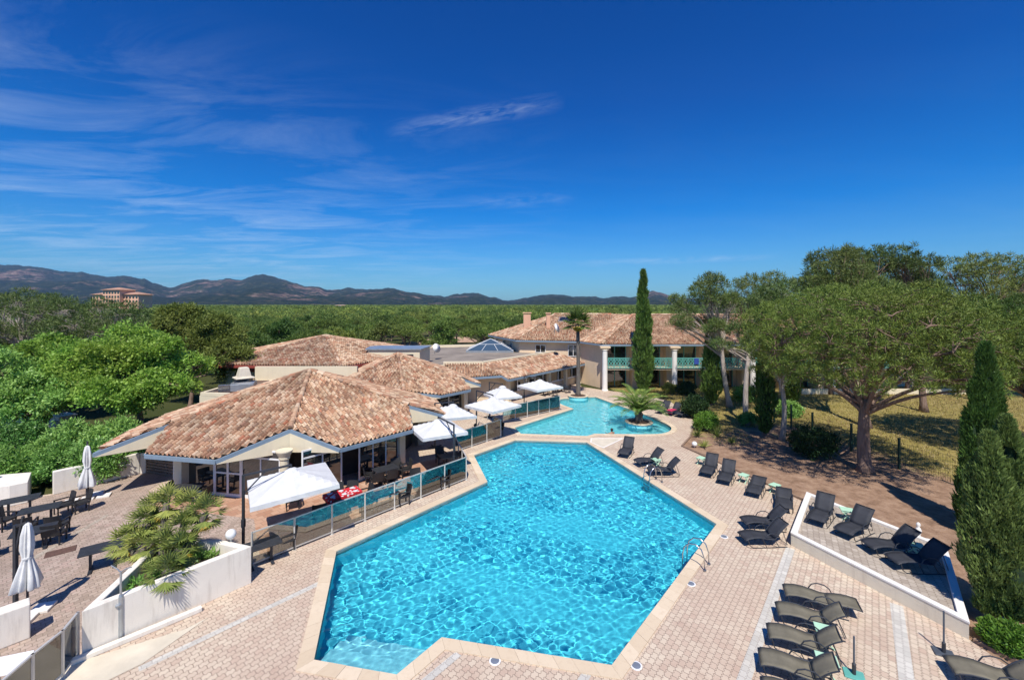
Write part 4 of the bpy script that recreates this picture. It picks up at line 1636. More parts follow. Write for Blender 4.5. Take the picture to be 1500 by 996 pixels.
# planter wall with the fan palms: a hollow four-sided box of rendered wall
PA, PB, PC, PD = (-11.55, 11.72), (-8.88, 14.9), (-10.3, 15.35), (-12.35, 15.3)
pl = thing('planter', 'white rendered planter wall with the fan palms inside, beside the near pool paving', 'planter')
outer = [PA, PB, PC, PD]
inner = offset(outer, -.22)
mb = MB()
n = 4
vs = [(*p, 0) for p in outer] + [(*p, 1.25) for p in outer] + [(*p, 1.25) for p in inner] + [(*p, .2) for p in inner]
fs = []
for i in range(n):
    j = (i + 1) % n
    fs += [(i, j, n + j, n + i), (n + i, n + j, 2 * n + j, 2 * n + i), (2 * n + i, 2 * n + j, 3 * n + j, 3 * n + i)]
mb.add(vs, fs)
mb.build('wall', M['white_wall'], pl, bevel=.025)
link('soil', fill([offset(outer, -.2)], .85), M['soil'], pl)
mb = MB()
a, b = Vector((-11.62, 11.5, .07)), Vector((-9.62, 13.55, .07))
mb.bar(a, b, .16, .14)
o = mb.build('path_kerb', M['white_wall'], bevel=.02)
o['kind'] = 'structure'

t = thing('low_wall', 'white rendered wall block at the far left, a globe lamp standing on it', 'wall')
MB().prism([(-27.5, 19.0), tuple(at(14, 742)[:2]), tuple(at(41, 736)[:2]), (-24.3, 22.1), (-27.5, 21.2)], 0, 1.0).build('wall', M['white_wall'], t, bevel=.03)
t = thing('long_planter_wall', 'long white rendered planter wall behind the closed parasol, shrubs growing behind it', 'wall')
a, b = at(78, 725), at(205, 694)
MB().prism([tuple(p) for p in strip(a, b, .25)], 0, 1.15).build('wall', M['white_wall'], t, bevel=.03)
b2 = b + Vector((-.2, .5, 0))
MB().prism([tuple(b[:2]), (b.x + .25, b.y + .1), (b.x + .05, b.y + 1.2), (b.x - .2, b.y + 1.1)], 0, 1.15).build('end_wall', M['white_wall'], t, bevel=.03)
mb = MB()
aa, bb = a.lerp(b, .06) + Vector((-.25, .32, 0)), a.lerp(b, .97) + Vector((-.25, .32, 0))
mb.bar(aa + Vector((0, 0, .9)), bb + Vector((0, 0, .9)), .35, .35)
mb.build('soil', M['soil'], t)
wall_thing('low_wall', [(-13.7, 12.43), (-14.04, 12.72), (-16.6, 9.75), (-16.26, 9.46)], .98, 'white rendered wall in the near left corner beside the closed cantilever parasol')

# raised sun terrace on the right: rendered parapet, paved inside
T0, T1, T2, T3 = (14.1, 20.9), (10.98, 17.2), (12.93, 12.36), (16.1, 16.2)
tr = thing('raised_terrace', 'raised sun terrace with rough rendered sides and white painted rim, four loungers on it', 'terrace')
outer = [T0, T1, T2, T3]
inner = offset(outer, -.2)
mb = MB()
vs = [(*p, -.05) for p in outer] + [(*p, .47) for p in outer]
mb.add(vs, [f for i in range(4) for j in [(i + 1) % 4] for f in ((i, j, 4 + j, 4 + i), (4 + i, 4 + j, j, i))][::2])
mb.build('side_wall', M['terrace_wall'], tr)
mb = MB()
o2 = offset(outer, .015)
vs = [(*p, .46) for p in o2] + [(*p, .52) for p in o2] + [(*p, .52) for p in inner] + [(*p, .40) for p in inner]
mb.add(vs, [f for i in range(4) for j in [(i + 1) % 4] for f in ((i, j, 4 + j, 4 + i), (4 + i, 4 + j, 8 + j, 8 + i), (8 + i, 8 + j, 12 + j, 12 + i))])
mb.build('rim', M['wall_cap'], tr, bevel=.012)
link('paving', fill([offset(outer, -.19)], .42), M['greypave'], tr)

# ------------------------------------------------------------------ glass pool fences
def glass_fence(pts, h, step, label, name='glass_fence', cat='fence', gap=.10, group='glass pool fences'):
    t = thing(name, label, cat, (0, 0, 0), 0, group)
    posts = []
    for a, b in zip(pts, pts[1:]):
        a, b = Vector((a[0], a[1], 0)), Vector((b[0], b[1], 0))
        k = max(1, round((b - a).length / step))
        q = [a.lerp(b, i / k) for i in range(k + 1)]
        for i, p in enumerate(q):
            if not any((p - r).length < .05 for r in posts):
                posts.append(p)
        for p0, p1 in zip(q, q[1:]):
            d = (p1 - p0).normalized() * .04
            g = MB()
            g.bar(p0 + d + Vector((0, 0, (h + gap) / 2)), p1 - d + Vector((0, 0, (h + gap) / 2)), .008, h - gap - .06)
            g.build('glass_panel', M['glass'], t)
        MB().bar(a + Vector((0, 0, h)), b + Vector((0, 0, h)), .05, .04).build('top_rail', M['rail'], t)
        MB().bar(a + Vector((0, 0, gap)), b + Vector((0, 0, gap)), .035, .04).build('bottom_rail', M['rail'], t)
    for p in posts:
        m = MB()
        m.bar(p, p + Vector((0, 0, h + .02)), .055, .055)
        m.bar(p, p + Vector((0, 0, .02)), .13, .13)
        m.build('post', M['rail'], t)
    return t


FA0, FA1, FA2 = at(369, 830), at(683, 703), Vector((-3.55, 27.2, 0))
glass_fence([FA0, FA1, FA2], 1.24, 1.45, 'long glass fence with pale posts between the restaurant terrace and the big pool')
FB1, FC0, FC1 = Vector((-.80, 31.2, 0)), at(737, 618.5), at(820, 600)
glass_fence([Vector((-3.6, 28.0, 0)), FB1, FB1 + Vector((-.55, .75, 0))], 1.24, 1.25, 'shorter glass fence beside the narrow end of the big pool')
glass_fence([FC0, FC1], 1.24, 1.35, 'glass fence along the small far pool in front of the last white parasols')
glass_fence([(-11.68, 11.75), (-11.42, 11.1), (-11.36, 10.35), (-11.22, 9.55), (-11.1, 8.8)], 1.2, 1.0, 'frosted glass gate fence running from the planter wall to the near left corner')
hr = thing('handrail', 'pale metal handrail beside the steps under the white parasols', 'handrail')
p0, p1 = at(697, 610), at(714, 616)
MB().tube([p0, p0 + Vector((0, 0, 1.1)), p1 + Vector((0, 0, .75)), p1], .025).build('rail', M['rail'], hr)

# green wire mesh fence in the garden
wf = thing('mesh_fence', 'dark green wire mesh fence with square posts across the garden', 'fence')
mp_ = [at(1134, 618), at(1159, 627), at(1190, 641), at(1247, 661), at(1317, 687), at(1412, 716), at(1530, 750)]
for p in mp_:
    m = MB()
    m.bar(p, p + Vector((0, 0, 1.75)), .10, .10)
    m.bar(p + Vector((0, 0, 1.75)), p + Vector((0, 0, 1.79)), .12, .12)
    m.build('post', M['green_metal'], wf)
for a, b in zip(mp_, mp_[1:]):
    m = MB()
    L = (b - a).length
    for i in range(1, int(L / .10)):
        p = a.lerp(b, i * .10 / L)
        m.bar(p + Vector((0, 0, .06)), p + Vector((0, 0, 1.55)), .0055, .0055)
    for z in (.08, .45, .82, 1.2, 1.54):
        m.bar(a + Vector((0, 0, z)), b + Vector((0, 0, z)), .007, .008)
    m.build('mesh_panel', M['green_metal'], wf)

# ------------------------------------------------------------------ parasols
def sag_canopy(h, s, n=12, thick=.012):
    """Square canopy with a raised middle, slightly sagging between its eight ribs."""
    V, F = [], []
    for j in range(n + 1):
        for i in range(n + 1):
            x, y = -s + 2 * s * i / n, -s + 2 * s * j / n
            r = max(abs(x), abs(y)) / s
            a = math.atan2(y, x)
            sag = abs(math.sin(4 * a)) * .045 * r * (1.15 - r) * 4
            V.append((x, y, h * (1 - r ** 1.1) - sag * .6))
    f = lambda i, j: j * (n + 1) + i
    for j in range(n):
        for i in range(n):
            F.append((f(i, j), f(i + 1, j), f(i + 1, j + 1), f(i, j + 1)))
    return V, F


def cantilever(loc, rot, mast, label, s=1.5, zedge=2.3, tilt=(0, 0), h=.52, mast_h=2.95, group='open white parasols'):
    """Open cantilever parasol: mast to one side, arm, square canopy with a short valance."""
    t = thing('cantilever_parasol', label, 'parasol', (*mast, 0), 0, group)
    m0 = Vector((*mast, 0))
    c = Vector((*loc, zedge)) - m0
    mx = Matrix.Translation(c) @ Matrix.Rotation(rot, 4, 'Z') @ Matrix.Rotation(tilt[0], 4, 'X') @ Matrix.Rotation(tilt[1], 4, 'Y')
    V, F = sag_canopy(h, s)
    cp = MB().add([mx @ Vector(v) for v in V], F).build('canopy', M['canvas'], t, smooth=False)
    md = cp.modifiers.new('cloth', 'SOLIDIFY')
    md.thickness = .01
    vm = MB()
    n = 14
    rim = [(-s + 2 * s * i / n, -s) for i in range(n)] + [(s, -s + 2 * s * i / n) for i in range(n)] + [(s - 2 * s * i / n, s) for i in range(n)] + [(-s, s - 2 * s * i / n) for i in range(n)]
    k = len(rim)
    rnd = random.Random(len(label))
    vs = [mx @ Vector((x, y, 0)) for x, y in rim] + [mx @ Vector((x * (1 + rnd.uniform(-.004, .012)), y * (1 + rnd.uniform(-.004, .012)), -.17 + rnd.uniform(-.012, .012))) for x, y in rim]
    vm.add(vs, [(i, (i + 1) % k, k + (i + 1) % k, k + i) for i in range(k)])
    vo = vm.build('valance', M['canvas'], cp)
    md = vo.modifiers.new('cloth', 'SOLIDIFY')
    md.thickness = .008
    vt = MB()
    vt.lathe([(.32, -.10), (.20, .015), (.05, .06), (.01, .07)], n=8)
    vt.v = [tuple(mx @ Vector((x, y, z + h - .0))) for x, y, z in vt.v]
    vt.build('vent', M['canvas'], cp)
    rb = MB()
    for x, y in ((s, s), (-s, s), (-s, -s), (s, -s), (s, 0), (0, s), (-s, 0), (0, -s)):
        rb.bar(mx @ Vector((0, 0, h - .07)), mx @ Vector((x * .98, y * .98, -.05)), .025, .03)
    rb.build('ribs', M['anthracite'], t)
    mb = MB()
    mb.bar((0, 0, 0), (0, 0, mast_h), .085, .085)
    mb.bar((0, 0, .95), (0, 0, 1.25), .12, .12)
    mb.build('mast', M['anthracite'], t, bevel=.008)
    top = mx @ Vector((0, 0, h + .08))
    ar = MB()
    ar.bar((0, 0, mast_h - .03), top + Vector((0, 0, .1)), .06, .07)
    ar.bar((0, 0, mast_h - .75), Vector((0, 0, mast_h)).lerp(top, .45), .035, .045)
    ar.tube([top + Vector((0, 0, .12)), top + Vector((0, 0, -.4))], .03)
    ar.build('arm', M['anthracite'], t)
    bs = MB()
    for sx, sy in ((1, 0), (0, 1)):
        bs.obox((0, 0, .04 + .02 * sx), (.95 if sx else .1, .95 if sy else .1, .05), rot)
    bs.build('cross_base', M['anthracite'], t)
    return t


cantilever((-8.86, 17.6), R(33), (-10.3, 16.75), 'nearest open white cantilever parasol, over the red-clothed table beside the fan palm planter', tilt=(R(-1), R(-3)), zedge=2.32)
cantilever((-4.25, 25.1), R(29), (-3.16, 23.75), 'open white cantilever parasol with its grey mast beside the corner of the long glass fence', s=1.3, zedge=2.3)
cantilever((-3.9, 28.7), R(38), (-5.1, 28.9), 'small tilted white parasol half hidden behind the parasol at the fence corner', s=1.15, zedge=2.35, tilt=(R(3), R(5)))
cantilever((-1.35, 31.1), R(47), (-2.7, 33.2), 'open white parasol over the terrace behind the shorter glass fence', s=1.42)
cantilever((-.75, 34.7), R(25), (-1.9, 36.6), 'white parasol with a high peak, directly behind the parasol at the shorter fence', s=1.15, h=.65)
cantilever((2.45, 38.3), R(35), (1.1, 39.6), 'farthest open white parasol, near the tall palm and the end of the far pool', s=1.42)


def closed_parasol(loc, label, mast_off, slab, height=2.75, rot=0.0, seed=1, base_mat='wall_cap'):
    t = thing('closed_parasol', label, 'parasol', (*loc, 0), rot)
    rnd = random.Random(seed)
    ph = rnd.uniform(0, 6)

    def wob(a, i):
        k = (.06, .24, .32, .30, .18, .34, .46, .5, .45)[min(i, 8)]
        return 1 + k * math.sin(4 * a + ph + i * .08) + .6 * k * math.sin(9 * a + 2.3 * ph + i * .3) + .25 * k * math.sin(17 * a + i)
    prof = [(.02, 0), (.075, -.06), (.115, -.35), (.135, -.75), (.10, -1.05), (.13, -1.22), (.20, -1.6), (.25, -1.95), (.22, -2.0)]
    mb = MB()
    mb.lathe([(r, z) for r, z in prof[::-1]], (0, 0, height), 72, lambda a, i: wob(a, 8 - i))
    mb.build('folded_canopy', M['old_canvas'], t, smooth=True)
    MB().lathe([(.125, -.03), (.13, 0), (.125, .03)], (0, 0, height - 1.06), 24).build('tie_strap', M['canvas'], t)
    m = Vector((*mast_off, 0))
    p = MB()
    p.bar(m, m + Vector((0, 0, height - .1)), .09, .09)
    p.build('mast', M['anthracite'], t)
    p = MB()
    p.bar(m + Vector((0, 0, height - .15)), Vector((0, 0, height + .02)), .06, .07)
    p.bar(m + Vector((0, 0, height - .95)), m * .35 + Vector((0, 0, height + .18)), .05, .06)
    p.build('arm', M['anthracite'], t)
    mt = MB()
    for x, y in slab:
        mt.obox((m.x + x, m.y + y, .04), (.5, .5, .08), .35)
    mt.build('base_slab', M[base_mat], t, bevel=.012)
    pl = MB()
    pl.tube([(0, 0, .5), (0, 0, height - .3)], .03)
    pl.build('canopy_pole', M['anthracite'], t)


closed_parasol((-20.55, 21.15), 'closed white parasol on pale base slabs in front of the long planter wall', (-.12, .18), [(-.5, -.28), (.05, -.05), (.6, .15), (.1, .5)], 2.65, .2, 3)
closed_parasol((-14.75, 13.3), 'closed white cantilever parasol with dark mast behind the near left corner wall', (-.42, .05), [(.55, .25), (.55, -.3), (-.05, -.3)], 2.85, 0, 7)

# ------------------------------------------------------------------ tables and chairs
def make_table(w, l, label, group, top='table_black', name='terrace_table'):
    t = thing(name, label, 'table', (0, 0, 0), 0, group)
    mb = MB()
    k = max(3, int(w / .11))
    for i in range(k):
        y = -w / 2 + w * (i + .5) / k
        mb.box(-l / 2, y - w / k / 2 + .004, .715, l / 2, y + w / k / 2 - .004, .745)
    mb.build('tabletop', M[top], t)
    fr = MB()
    fr.box(-l / 2 + .1, -.04, .67, l / 2 - .1, .04, .713)
    fr.build('frame', M['anthracite'], t)
    for s in (-1, 1):
        m = MB()
        x = s * (l / 2 - .3)
        m.box(x - .04, -.04, .05, x + .04, .04, .668)
        m.box(x - .05, -w / 2 + .1, 0, x + .05, w / 2 - .1, .05)
        m.build('leg', M['anthracite'], t)
    return t


def make_chair(label, group):
    t = thing('wicker_armchair', label, 'chair', (0, 0, 0), 0, group)
    MB().box(-.28, -.26, .36, .28, .27, .44).build('seat', M['wicker'], t, bevel=.02)
    mb = MB()
    n = 6
    for i in range(n):        # slightly curved, leaning back panel
        x0, x1 = -.28 + .56 * i / n, -.28 + .56 * (i + 1) / n
        f = lambda x: .24 + .05 * (1 - (x / .28) ** 2)
        mb.add([(x0, f(x0), .40), (x1, f(x1), .40), (x1, f(x1) + .11, .88), (x0, f(x0) + .11, .88)] + [(x0, f(x0) + .04, .40), (x1, f(x1) + .04, .40), (x1, f(x1) + .14, .88), (x0, f(x0) + .14, .88)],
               [(0, 1, 2, 3), (7, 6, 5, 4), (3, 2, 6, 7), (0, 4, 5, 1)] + ([(0, 3, 7, 4)] if i == 0 else []) + ([(1, 5, 6, 2)] if i == n - 1 else []))
    mb.build('backrest', M['wicker'], t)
    for s in (-1, 1):
        m = MB()
        m.box(s * .27 - .03, -.24, .60, s * .27 + .03, .27, .64)
        m.box(s * .27 - .025, -.24, .44, s * .27 + .025, -.19, .60)
        m.build('armrest', M['wicker'], t)
        MB().box(s * .25 - .022, -.24, 0, s * .25 + .022, -.196, .36).build('leg', M['wicker'], t)
        MB().box(s * .25 - .022, .215, 0, s * .25 + .022, .259, .36).build('leg', M['wicker'], t)
    return t


GT, GC = 'black terrace tables', 'black wicker armchairs on the terraces'
tab = make_table(.80, 1.25, 'x', GT)
tables = [
    (-22.1, 19.6, 40, 'black slatted table at the left picture edge, beside the globe lamp wall'),
    (-20.25, 18.75, 38, 'black table with chairs around it, on the side terrace in front of the closed parasol'),
    (-18.55, 16.95, 38, 'black table half hidden behind the folded cantilever parasol and armchairs'),
    (-14.75, 15.75, 38, 'lone black slatted table beside the fan palm planter'),
    (-15.55, 20.95, 10, 'black table under the eave by the square left pillar'),
    (-9.15, 15.95, 40, 'black table just behind the planter end, seen through the first glass panel'),
    (-6.75, 23.3, 40, 'black table with armchairs against the glazed restaurant front'),
    (-4.35, 22.0, 40, 'black table seen through the glass panels near the fence corner'),
    (-5.95, 20.25, 40, 'black table seen through the middle of the long glass fence'),
    (-3.6, 25.3, 30, 'black table in the shade under the parasol at the fence corner'),
    (-1.6, 30.9, 40, 'black table in the shade under the parasol at the shorter fence'),
    (2.3, 38.2, 40, 'black table in the shade under the farthest parasol'),
    (5.1, 47.0, 40, 'black table on the far terrace behind the tall palm'),
    (3.5, 45.3, 40, 'black table on the far terrace, left of the tall palm trunk'),
]
for i, (x, y, r, lab) in enumerate(tables):
    put(tab, i > 0, (x, y, 0.008), R(r), lab)
# the table laid with a red and white cloth
rt = thing('laid_table', 'long table under a red and white cloth, laid with plates, half under the nearest parasol', 'table', (-7.85, 20.25, 0.008), R(40))
rt.scale = (.86, .86, 1)
MB().box(-.85, -.42, .70, .85, .42, .73).build('tabletop', M['table_black'], rt)
for sx in (-1, 1):
    for sy in (-1, 1):
        MB().box(sx * .75 - .03, sy * .34 - .03, 0, sx * .75 + .03, sy * .34 + .03, .70).build('leg', M['anthracite'], rt)
cl = MB().box(-.90, -.46, .735, .90, .46, .745)
for (x0, y0, x1, y1) in ((-.90, -.47, .90, -.46), (-.90, .46, .90, .47), (-.91, -.46, -.90, .46), (.90, -.46, .91, .46)):
    cl.box(x0, y0, .56, x1, y1, .744)
tc = cl.build('tablecloth', M['red_cloth'])
tc.location, tc.rotation_euler, tc.scale = rt.location, rt.rotation_euler, rt.scale
tag(tc, 'red and white patterned cloth spread on the laid table', 'tablecloth')
pp = MB().lathe([(.06, 0), (.115, .018), (.12, .022), (.075, .010), (.01, .008)], n=18).build('plate', M['white_frame'], None, smooth=True)
rot40 = Matrix.Rotation(R(40), 3, 'Z')
for i, (x, y) in enumerate(((-.52, -.22), (0, -.22), (.52, -.22), (-.52, .22), (0, .22), (.52, .22))):
    o = pp if i == 0 else pp.copy()
    if i:
        COL.objects.link(o)
    v = rot40 @ Vector((x, y, 0))
    o.location = (rt.location.x + v.x, rt.location.y + v.y, .755)
    tag(o, 'white plate set on the red and white tablecloth', 'plate', 'plates on the red tablecloth')

ch = make_chair('x', GC)
chairs = [
    (-18.15, 17.35, 200, 'black armchair with its back to the viewer, frontmost of the seats on the side terrace'),
    (-18.75, 18.05, 195, 'black armchair just behind the frontmost armchair on the side terrace'),
    (-19.9, 17.9, 210, 'black armchair left of the frontmost armchair, drawn up to the table with chairs around it'),
    (-20.3, 19.75, 330, 'left one of two black armchairs at the table end facing the closed parasol'),
    (-19.75, 20.0, 325, 'right one of two black armchairs at the table end facing the closed parasol'),
    (-21.4, 18.4, 90, 'black armchair between the two leftmost side terrace tables'),
    (-19.6, 16.4, 140, 'black armchair hidden behind the folded cantilever parasol'),
    (-13.7, 16.6, 300, 'black armchair behind the fan palms at the lone slatted table'),
    (-14.75, 20.75, 260, 'black armchair at the table by the square left pillar'),
    (-16.2, 21.2, 100, 'black armchair behind the table by the square left pillar'),
    (-10.2, 20.3, 30, 'black armchair in front of the round column, half hidden by the nearest parasol'),
    (-7.75, 20.95, 0, 'black armchair behind the red-clothed table, beside the dark doorway'),
    (-8.3, 20.75, 20, 'second black armchair behind the red-clothed table, nearer the parasol'),
    (-7.0, 20.7, 310, 'black armchair at the right end of the red-clothed table'),
    (-8.4, 19.1, 200, 'black armchair on the pool side of the red-clothed table, in the parasol shade'),
    (-7.7, 19.6, 205, 'black armchair at the pool side of the red-clothed table, nearer its right end'),
    (-8.75, 16.9, 310, 'black armchair behind the first glass panel beside the planter'),
    (-7.55, 23.3, 110, 'black armchair left of the table against the glazed front'),
    (-7.0, 22.6, 210, 'black armchair on the near side of the table against the glazed front'),
    (-6.4, 23.0, 215, 'black armchair near the right corner of the table against the glazed front'),
    (-6.35, 24.15, 30, 'black armchair between the glazed front and its table, beside the pillar'),
    (-5.9, 24.05, 300, 'black armchair at the pillar end of the table against the glazed front'),
    (-5.2, 20.75, 305, 'black armchair behind the middle glass panels of the long fence'),
    (-6.6, 19.75, 120, 'black armchair at the left of the table behind the middle of the long fence'),
    (-3.6, 22.6, 310, 'black armchair behind the last glass panels at the fence corner'),
    (-4.9, 22.6, 30, 'black armchair behind the table near the fence corner'),
    (-4.2, 26.0, 30, 'black armchair in the shade behind the fence corner parasol'),
    (-2.3, 31.2, 80, 'black armchair in the shade left under the shorter fence parasol'),
    (-1.0, 31.6, 300, 'black armchair in the shade right under the shorter fence parasol'),
    (1.6, 38.4, 80, 'black armchair left in the shade of the farthest parasol'),
    (3.1, 38.7, 290, 'black armchair right in the shade of the farthest parasol'),
    (4.3, 46.2, 120, 'black armchair on the far terrace left of the palm trunk'),
    (5.9, 46.6, 280, 'black armchair on the far terrace right of the palm trunk'),
    (4.4, 44.9, 250, 'black armchair on the far terrace nearest the far pool'),
]
for i, (x, y, r, lab) in enumerate(chairs):
    put(ch, i > 0, (x, y, 0.008), R(r), lab)

# ------------------------------------------------------------------ sun loungers and side tables
def lounger_mesh(back, bl=.80):
    """Profile (along, height) of the sling: foot at 0, a low wave, then the raised back."""
    pts = [(0, .30), (.10, .345), (.30, .385), (.55, .385), (.80, .345), (1.02, .31), (1.16, .315)]
    a = back
    for i in range(1, 8):
        f = i / 7
        pts.append((1.16 + bl * f * math.cos(a), .315 + bl * f * math.sin(a) + .05 * math.sin(PI * f)))
    return pts


def make_lounger(back, fabric, label, group, bl=.80):
    t = thing('sun_lounger', label, 'sun lounger', (0, 0, 0), 0, group)
    pts = lounger_mesh(back, bl)
    w = .31
    seat = [p for p in pts if p[0] <= 1.17][:7]
    rest_ = pts[6:]

    def sling(pp, name):
        mb = MB()
        n = len(pp)
        rows = 5
        for j in range(rows):
            y = -w + 2 * w * j / (rows - 1)
            sag = -.02 * (1 - (y / w) ** 2)
            mb.v += [(x, y, z + sag) for x, z in pp]
        for j in range(rows - 1):
            for i in range(n - 1):
                mb.f.append((j * n + i, j * n + i + 1, (j + 1) * n + i + 1, (j + 1) * n + i))
        o = mb.build(name, M[fabric], t, smooth=True)
        md = o.modifiers.new('cloth', 'SOLIDIFY')
        md.thickness = .012
        return o
    sling(seat, 'seat_sling')
    sling(rest_, 'back_sling')
    fr = MB()
    for s in (-1, 1):
        fr.tube([(x, s * (w + .01), z) for x, z in seat], .017, 6)
    fr.tube([(0, -w - .01, .30), (0, w + .01, .30)], .017, 6)
    fr.tube([(1.14, -w, .30), (1.14, w, .30)], .015, 6)
    fr.build('seat_frame', M['anthracite'], t)
    bf = MB()
    e = rest_[-1]
    for s in (-1, 1):
        bf.tube([(x, s * (w + .01), z) for x, z in rest_], .017, 6)
    bf.tube([(e[0], -w - .01, e[1]), (e[0], w + .01, e[1])], .017, 6)
    m = rest_[4]
    bf.tube([(m[0], -w * .8, m[1]), (m[0] + .22 * (back > .3), -w * .8, .06), (m[0] + .22 * (back > .3), w * .8, .06), (m[0], w * .8, m[1])], .013, 6)
    bf.build('back_frame', M['anthracite'], t)
    for s in (-1, 1):
        y = s * (w + .035)
        sk = MB()
        sk.tube([(.06, y, .33), (.12, y, .12), (.25, y, .03), (.62, y, .015), (1.05, y, .015), (1.40, y, .03), (1.62, y, .02)], .016, 6)
        sk.tube([(1.12, y, .31), (1.30, y, .03)], .015, 6)
        sk.tube([(.62, y, .38), (.80, y, .02)], .014, 6)
        sk.build('leg', M['anthracite'], t)
        ar = MB()
        ar.tube([(.72, y, .36), (.80, y, .50), (.95, y, .56), (1.14, y, .55), (1.28, y, .46), (1.34, y, .34)], .017, 6)
        ar.build('armrest', M['anthracite'], t)
    return t


GL = 'dark sling sun loungers around the pools'
lo_up = make_lounger(R(48), 'sling', 'x', GL)
lo_flat = make_lounger(R(14), 'sling', 'x', GL)
lo_sheen = make_lounger(R(40), 'sling_sheen', 'x', GL, .64)
lo_sheen_flat = make_lounger(R(3), 'sling_sheen', 'x', GL)
used = set()


def lounger(kind, foot, head, lab, z=0.0):
    proto = {'u': lo_up, 'f': lo_flat, 'o': lo_sheen, 'p': lo_sheen_flat}[kind]
    a = math.atan2(head[1], head[0])
    put(proto, kind in used, (foot[0], foot[1], z), a, lab)
    used.add(kind)


lounger('u', (6.8, 26.8), (.55, 1.0), 'charcoal lounger with raised back, nearest the foot bath between the pools')
lounger('u', (7.25, 25.5), (1.35, .42), 'charcoal lounger next to a mint table, between the foot bath and the far pool ladder')
lounger('u', (7.55, 24.25), (1.25, .05), 'charcoal lounger facing the pool right behind the far pool ladder')
lounger('u', (10.55, 23.8), (1.0, 1.35), 'charcoal lounger in the garden edge row, farthest from the raised terrace')
lounger('u', (11.05, 22.8), (.9, 1.25), 'charcoal lounger second from the globe lamp end of the garden edge row')
lounger('f', (11.75, 21.3), (1.15, 1.45), 'lounger with lowered back between two mint tables at the garden edge')
lounger('f', (12.3, 19.75), (.95, 1.55), 'lounger with lowered back right beside the far corner of the raised terrace')
lounger('u', (9.8, 18.55), (1.6, -.05), 'farther of two charcoal loungers side by side near the right pool corner')
lounger('u', (9.1, 17.3), (1.6, .08), 'nearer of two charcoal loungers side by side near the right pool corner')
lounger('u', (12.35, 17.75), (1.4, 1.3), 'charcoal lounger on the raised terrace, closest to its far corner', .42)
lounger('u', (12.75, 16.85), (1.65, .85), 'charcoal lounger on the raised terrace, second from its far corner', .42)
lounger('u', (12.95, 15.95), (1.6, .0), 'charcoal lounger on the raised terrace beside the mint table and white ornament', .42)
lounger('u', (13.05, 15.05), (1.75, -.08), 'charcoal lounger on the raised terrace, the one nearest the cypresses', .42)
lounger('p', (8.75, 14.05), (1.8, -.78), 'sheen-tinted grey lounger with its back laid flat, farthest of the near row')
lounger('o', (8.0, 13.2), (1.8, -.72), 'sheen-tinted grey lounger with raised back, second of the near row on the paving')
lounger('o', (7.2, 12.3), (1.75, -.74), 'sheen-tinted grey lounger with raised back between two mint tables in the near row')
lounger('o', (6.45, 11.4), (1.72, -.76), 'sheen-tinted grey lounger in the near row, last whole one before the lower edge')
lounger('o', (6.0, 10.5), (1.72, -.76), 'sheen-tinted grey lounger cut off by the lower picture edge')
lounger('o', (11.15, 11.15), (1.8, -.75), 'sheen-tinted grey lounger cut off in the lower right corner beside the parasol stand')
lounger('u', (12.6, 37.6), (1.2, 1.15), 'grey lounger in pine shade by the date palm island, leftmost of its four')
lounger('u', (13.25, 37.0), (1.2, 1.0), 'grey lounger in pine shade holding the raspberry towel')
lounger('u', (13.85, 36.4), (1.2, .9), 'grey lounger in pine shade beside the dark round shrub')
lounger('f', (12.3, 39.2), (1.3, .9), 'grey lounger in pine shade farthest from the date palm island')
tw = MB()
tw.obox((13.65, 37.42, .42), (.9, .5, .03), R(40))
tw.obox((13.4, 37.15, .30), (.03, .48, .26), R(40))
tag(tw.build('towel', M['pink_towel'], bevel=.012), 'raspberry towel lying on a grey lounger in the pine shade', 'towel')


def make_side_table():
    t = thing('side_table', 'x', 'table', (0, 0, 0), 0, 'mint green side tables by the loungers')
    mb = MB()
    mb.box(-.24, -.20, .40, .24, .20, .425)
    mb.build('tabletop', M['mint'], t, bevel=.01)
    mb = MB()
    for s in (-1, 1):
        mb.box(-.22, s * .17 - .012, .34, .22, s * .17 + .012, .398)
    mb.build('apron', M['mint'], t)
    for s in (-1, 1):
        m = MB()
        m.bar((-.2, s * .15, 0), (.2, s * .15, .36), .03, .03)
        m.bar((.2, s * .175, 0), (-.2, s * .175, .36), .03, .03)
        m.build('leg', M['mint'], t)
    return t


stb = make_side_table()
for i, (px, py, z, r, lab) in enumerate([
        (1027, 670, 0, 40, 'mint green side table beside the globe lamp end of the garden edge row'),
        (1089.5, 695, 0, 35, 'mint green side table between the charcoal pair and the lowered lounger at the garden edge'),
        (1135, 709.5, 0, 30, 'mint green side table between the two lowered loungers at the garden edge'),
        (961, 672, 0, 20, 'mint green side table beside the loungers near the foot bath'),
        (1240.5, 745.5, .42, -25, 'mint green side table between the two far loungers on the raised terrace'),
        (1341, 797, .42, -25, 'mint green side table near the white garden ornament on the raised terrace'),
        (1208, 920, 0, -25, 'mint green side table at the back of the second sheen-tinted lounger in the near row'),
        (1211, 964, 0, -25, 'mint green side table nearest the lower picture edge')]):
    p = at(px, py, z + .42)
    put(stb, i > 0, (p.x, p.y, z), R(r), lab)

# ------------------------------------------------------------------ small things
def parasol_stand(p, h, label, mat):
    t = thing('parasol_stand', label, 'parasol stand', (p.x, p.y, 0), R(-28), 'empty parasol stands')
    MB().box(-.22, -.17, 0, .22, .17, .045).build('base_plate', M[mat], t, bevel=.012)
    MB().lathe([(.045, .04), (.045, .30), (.035, .31)], n=12).build('socket', M['anthracite'], t)
    MB().lathe([(.022, .3), (.022, h), (.018, h + .01)], n=10).build('pole', M['slate'], t)


parasol_stand(at(1382.5, 957), 1.15, 'empty parasol stand with a square grey plate beside the near corner of the raised terrace', 'slate')
parasol_stand(at(1251, 989), 1.0, 'empty parasol stand with a teal foot behind the near lounger row', 'teal')


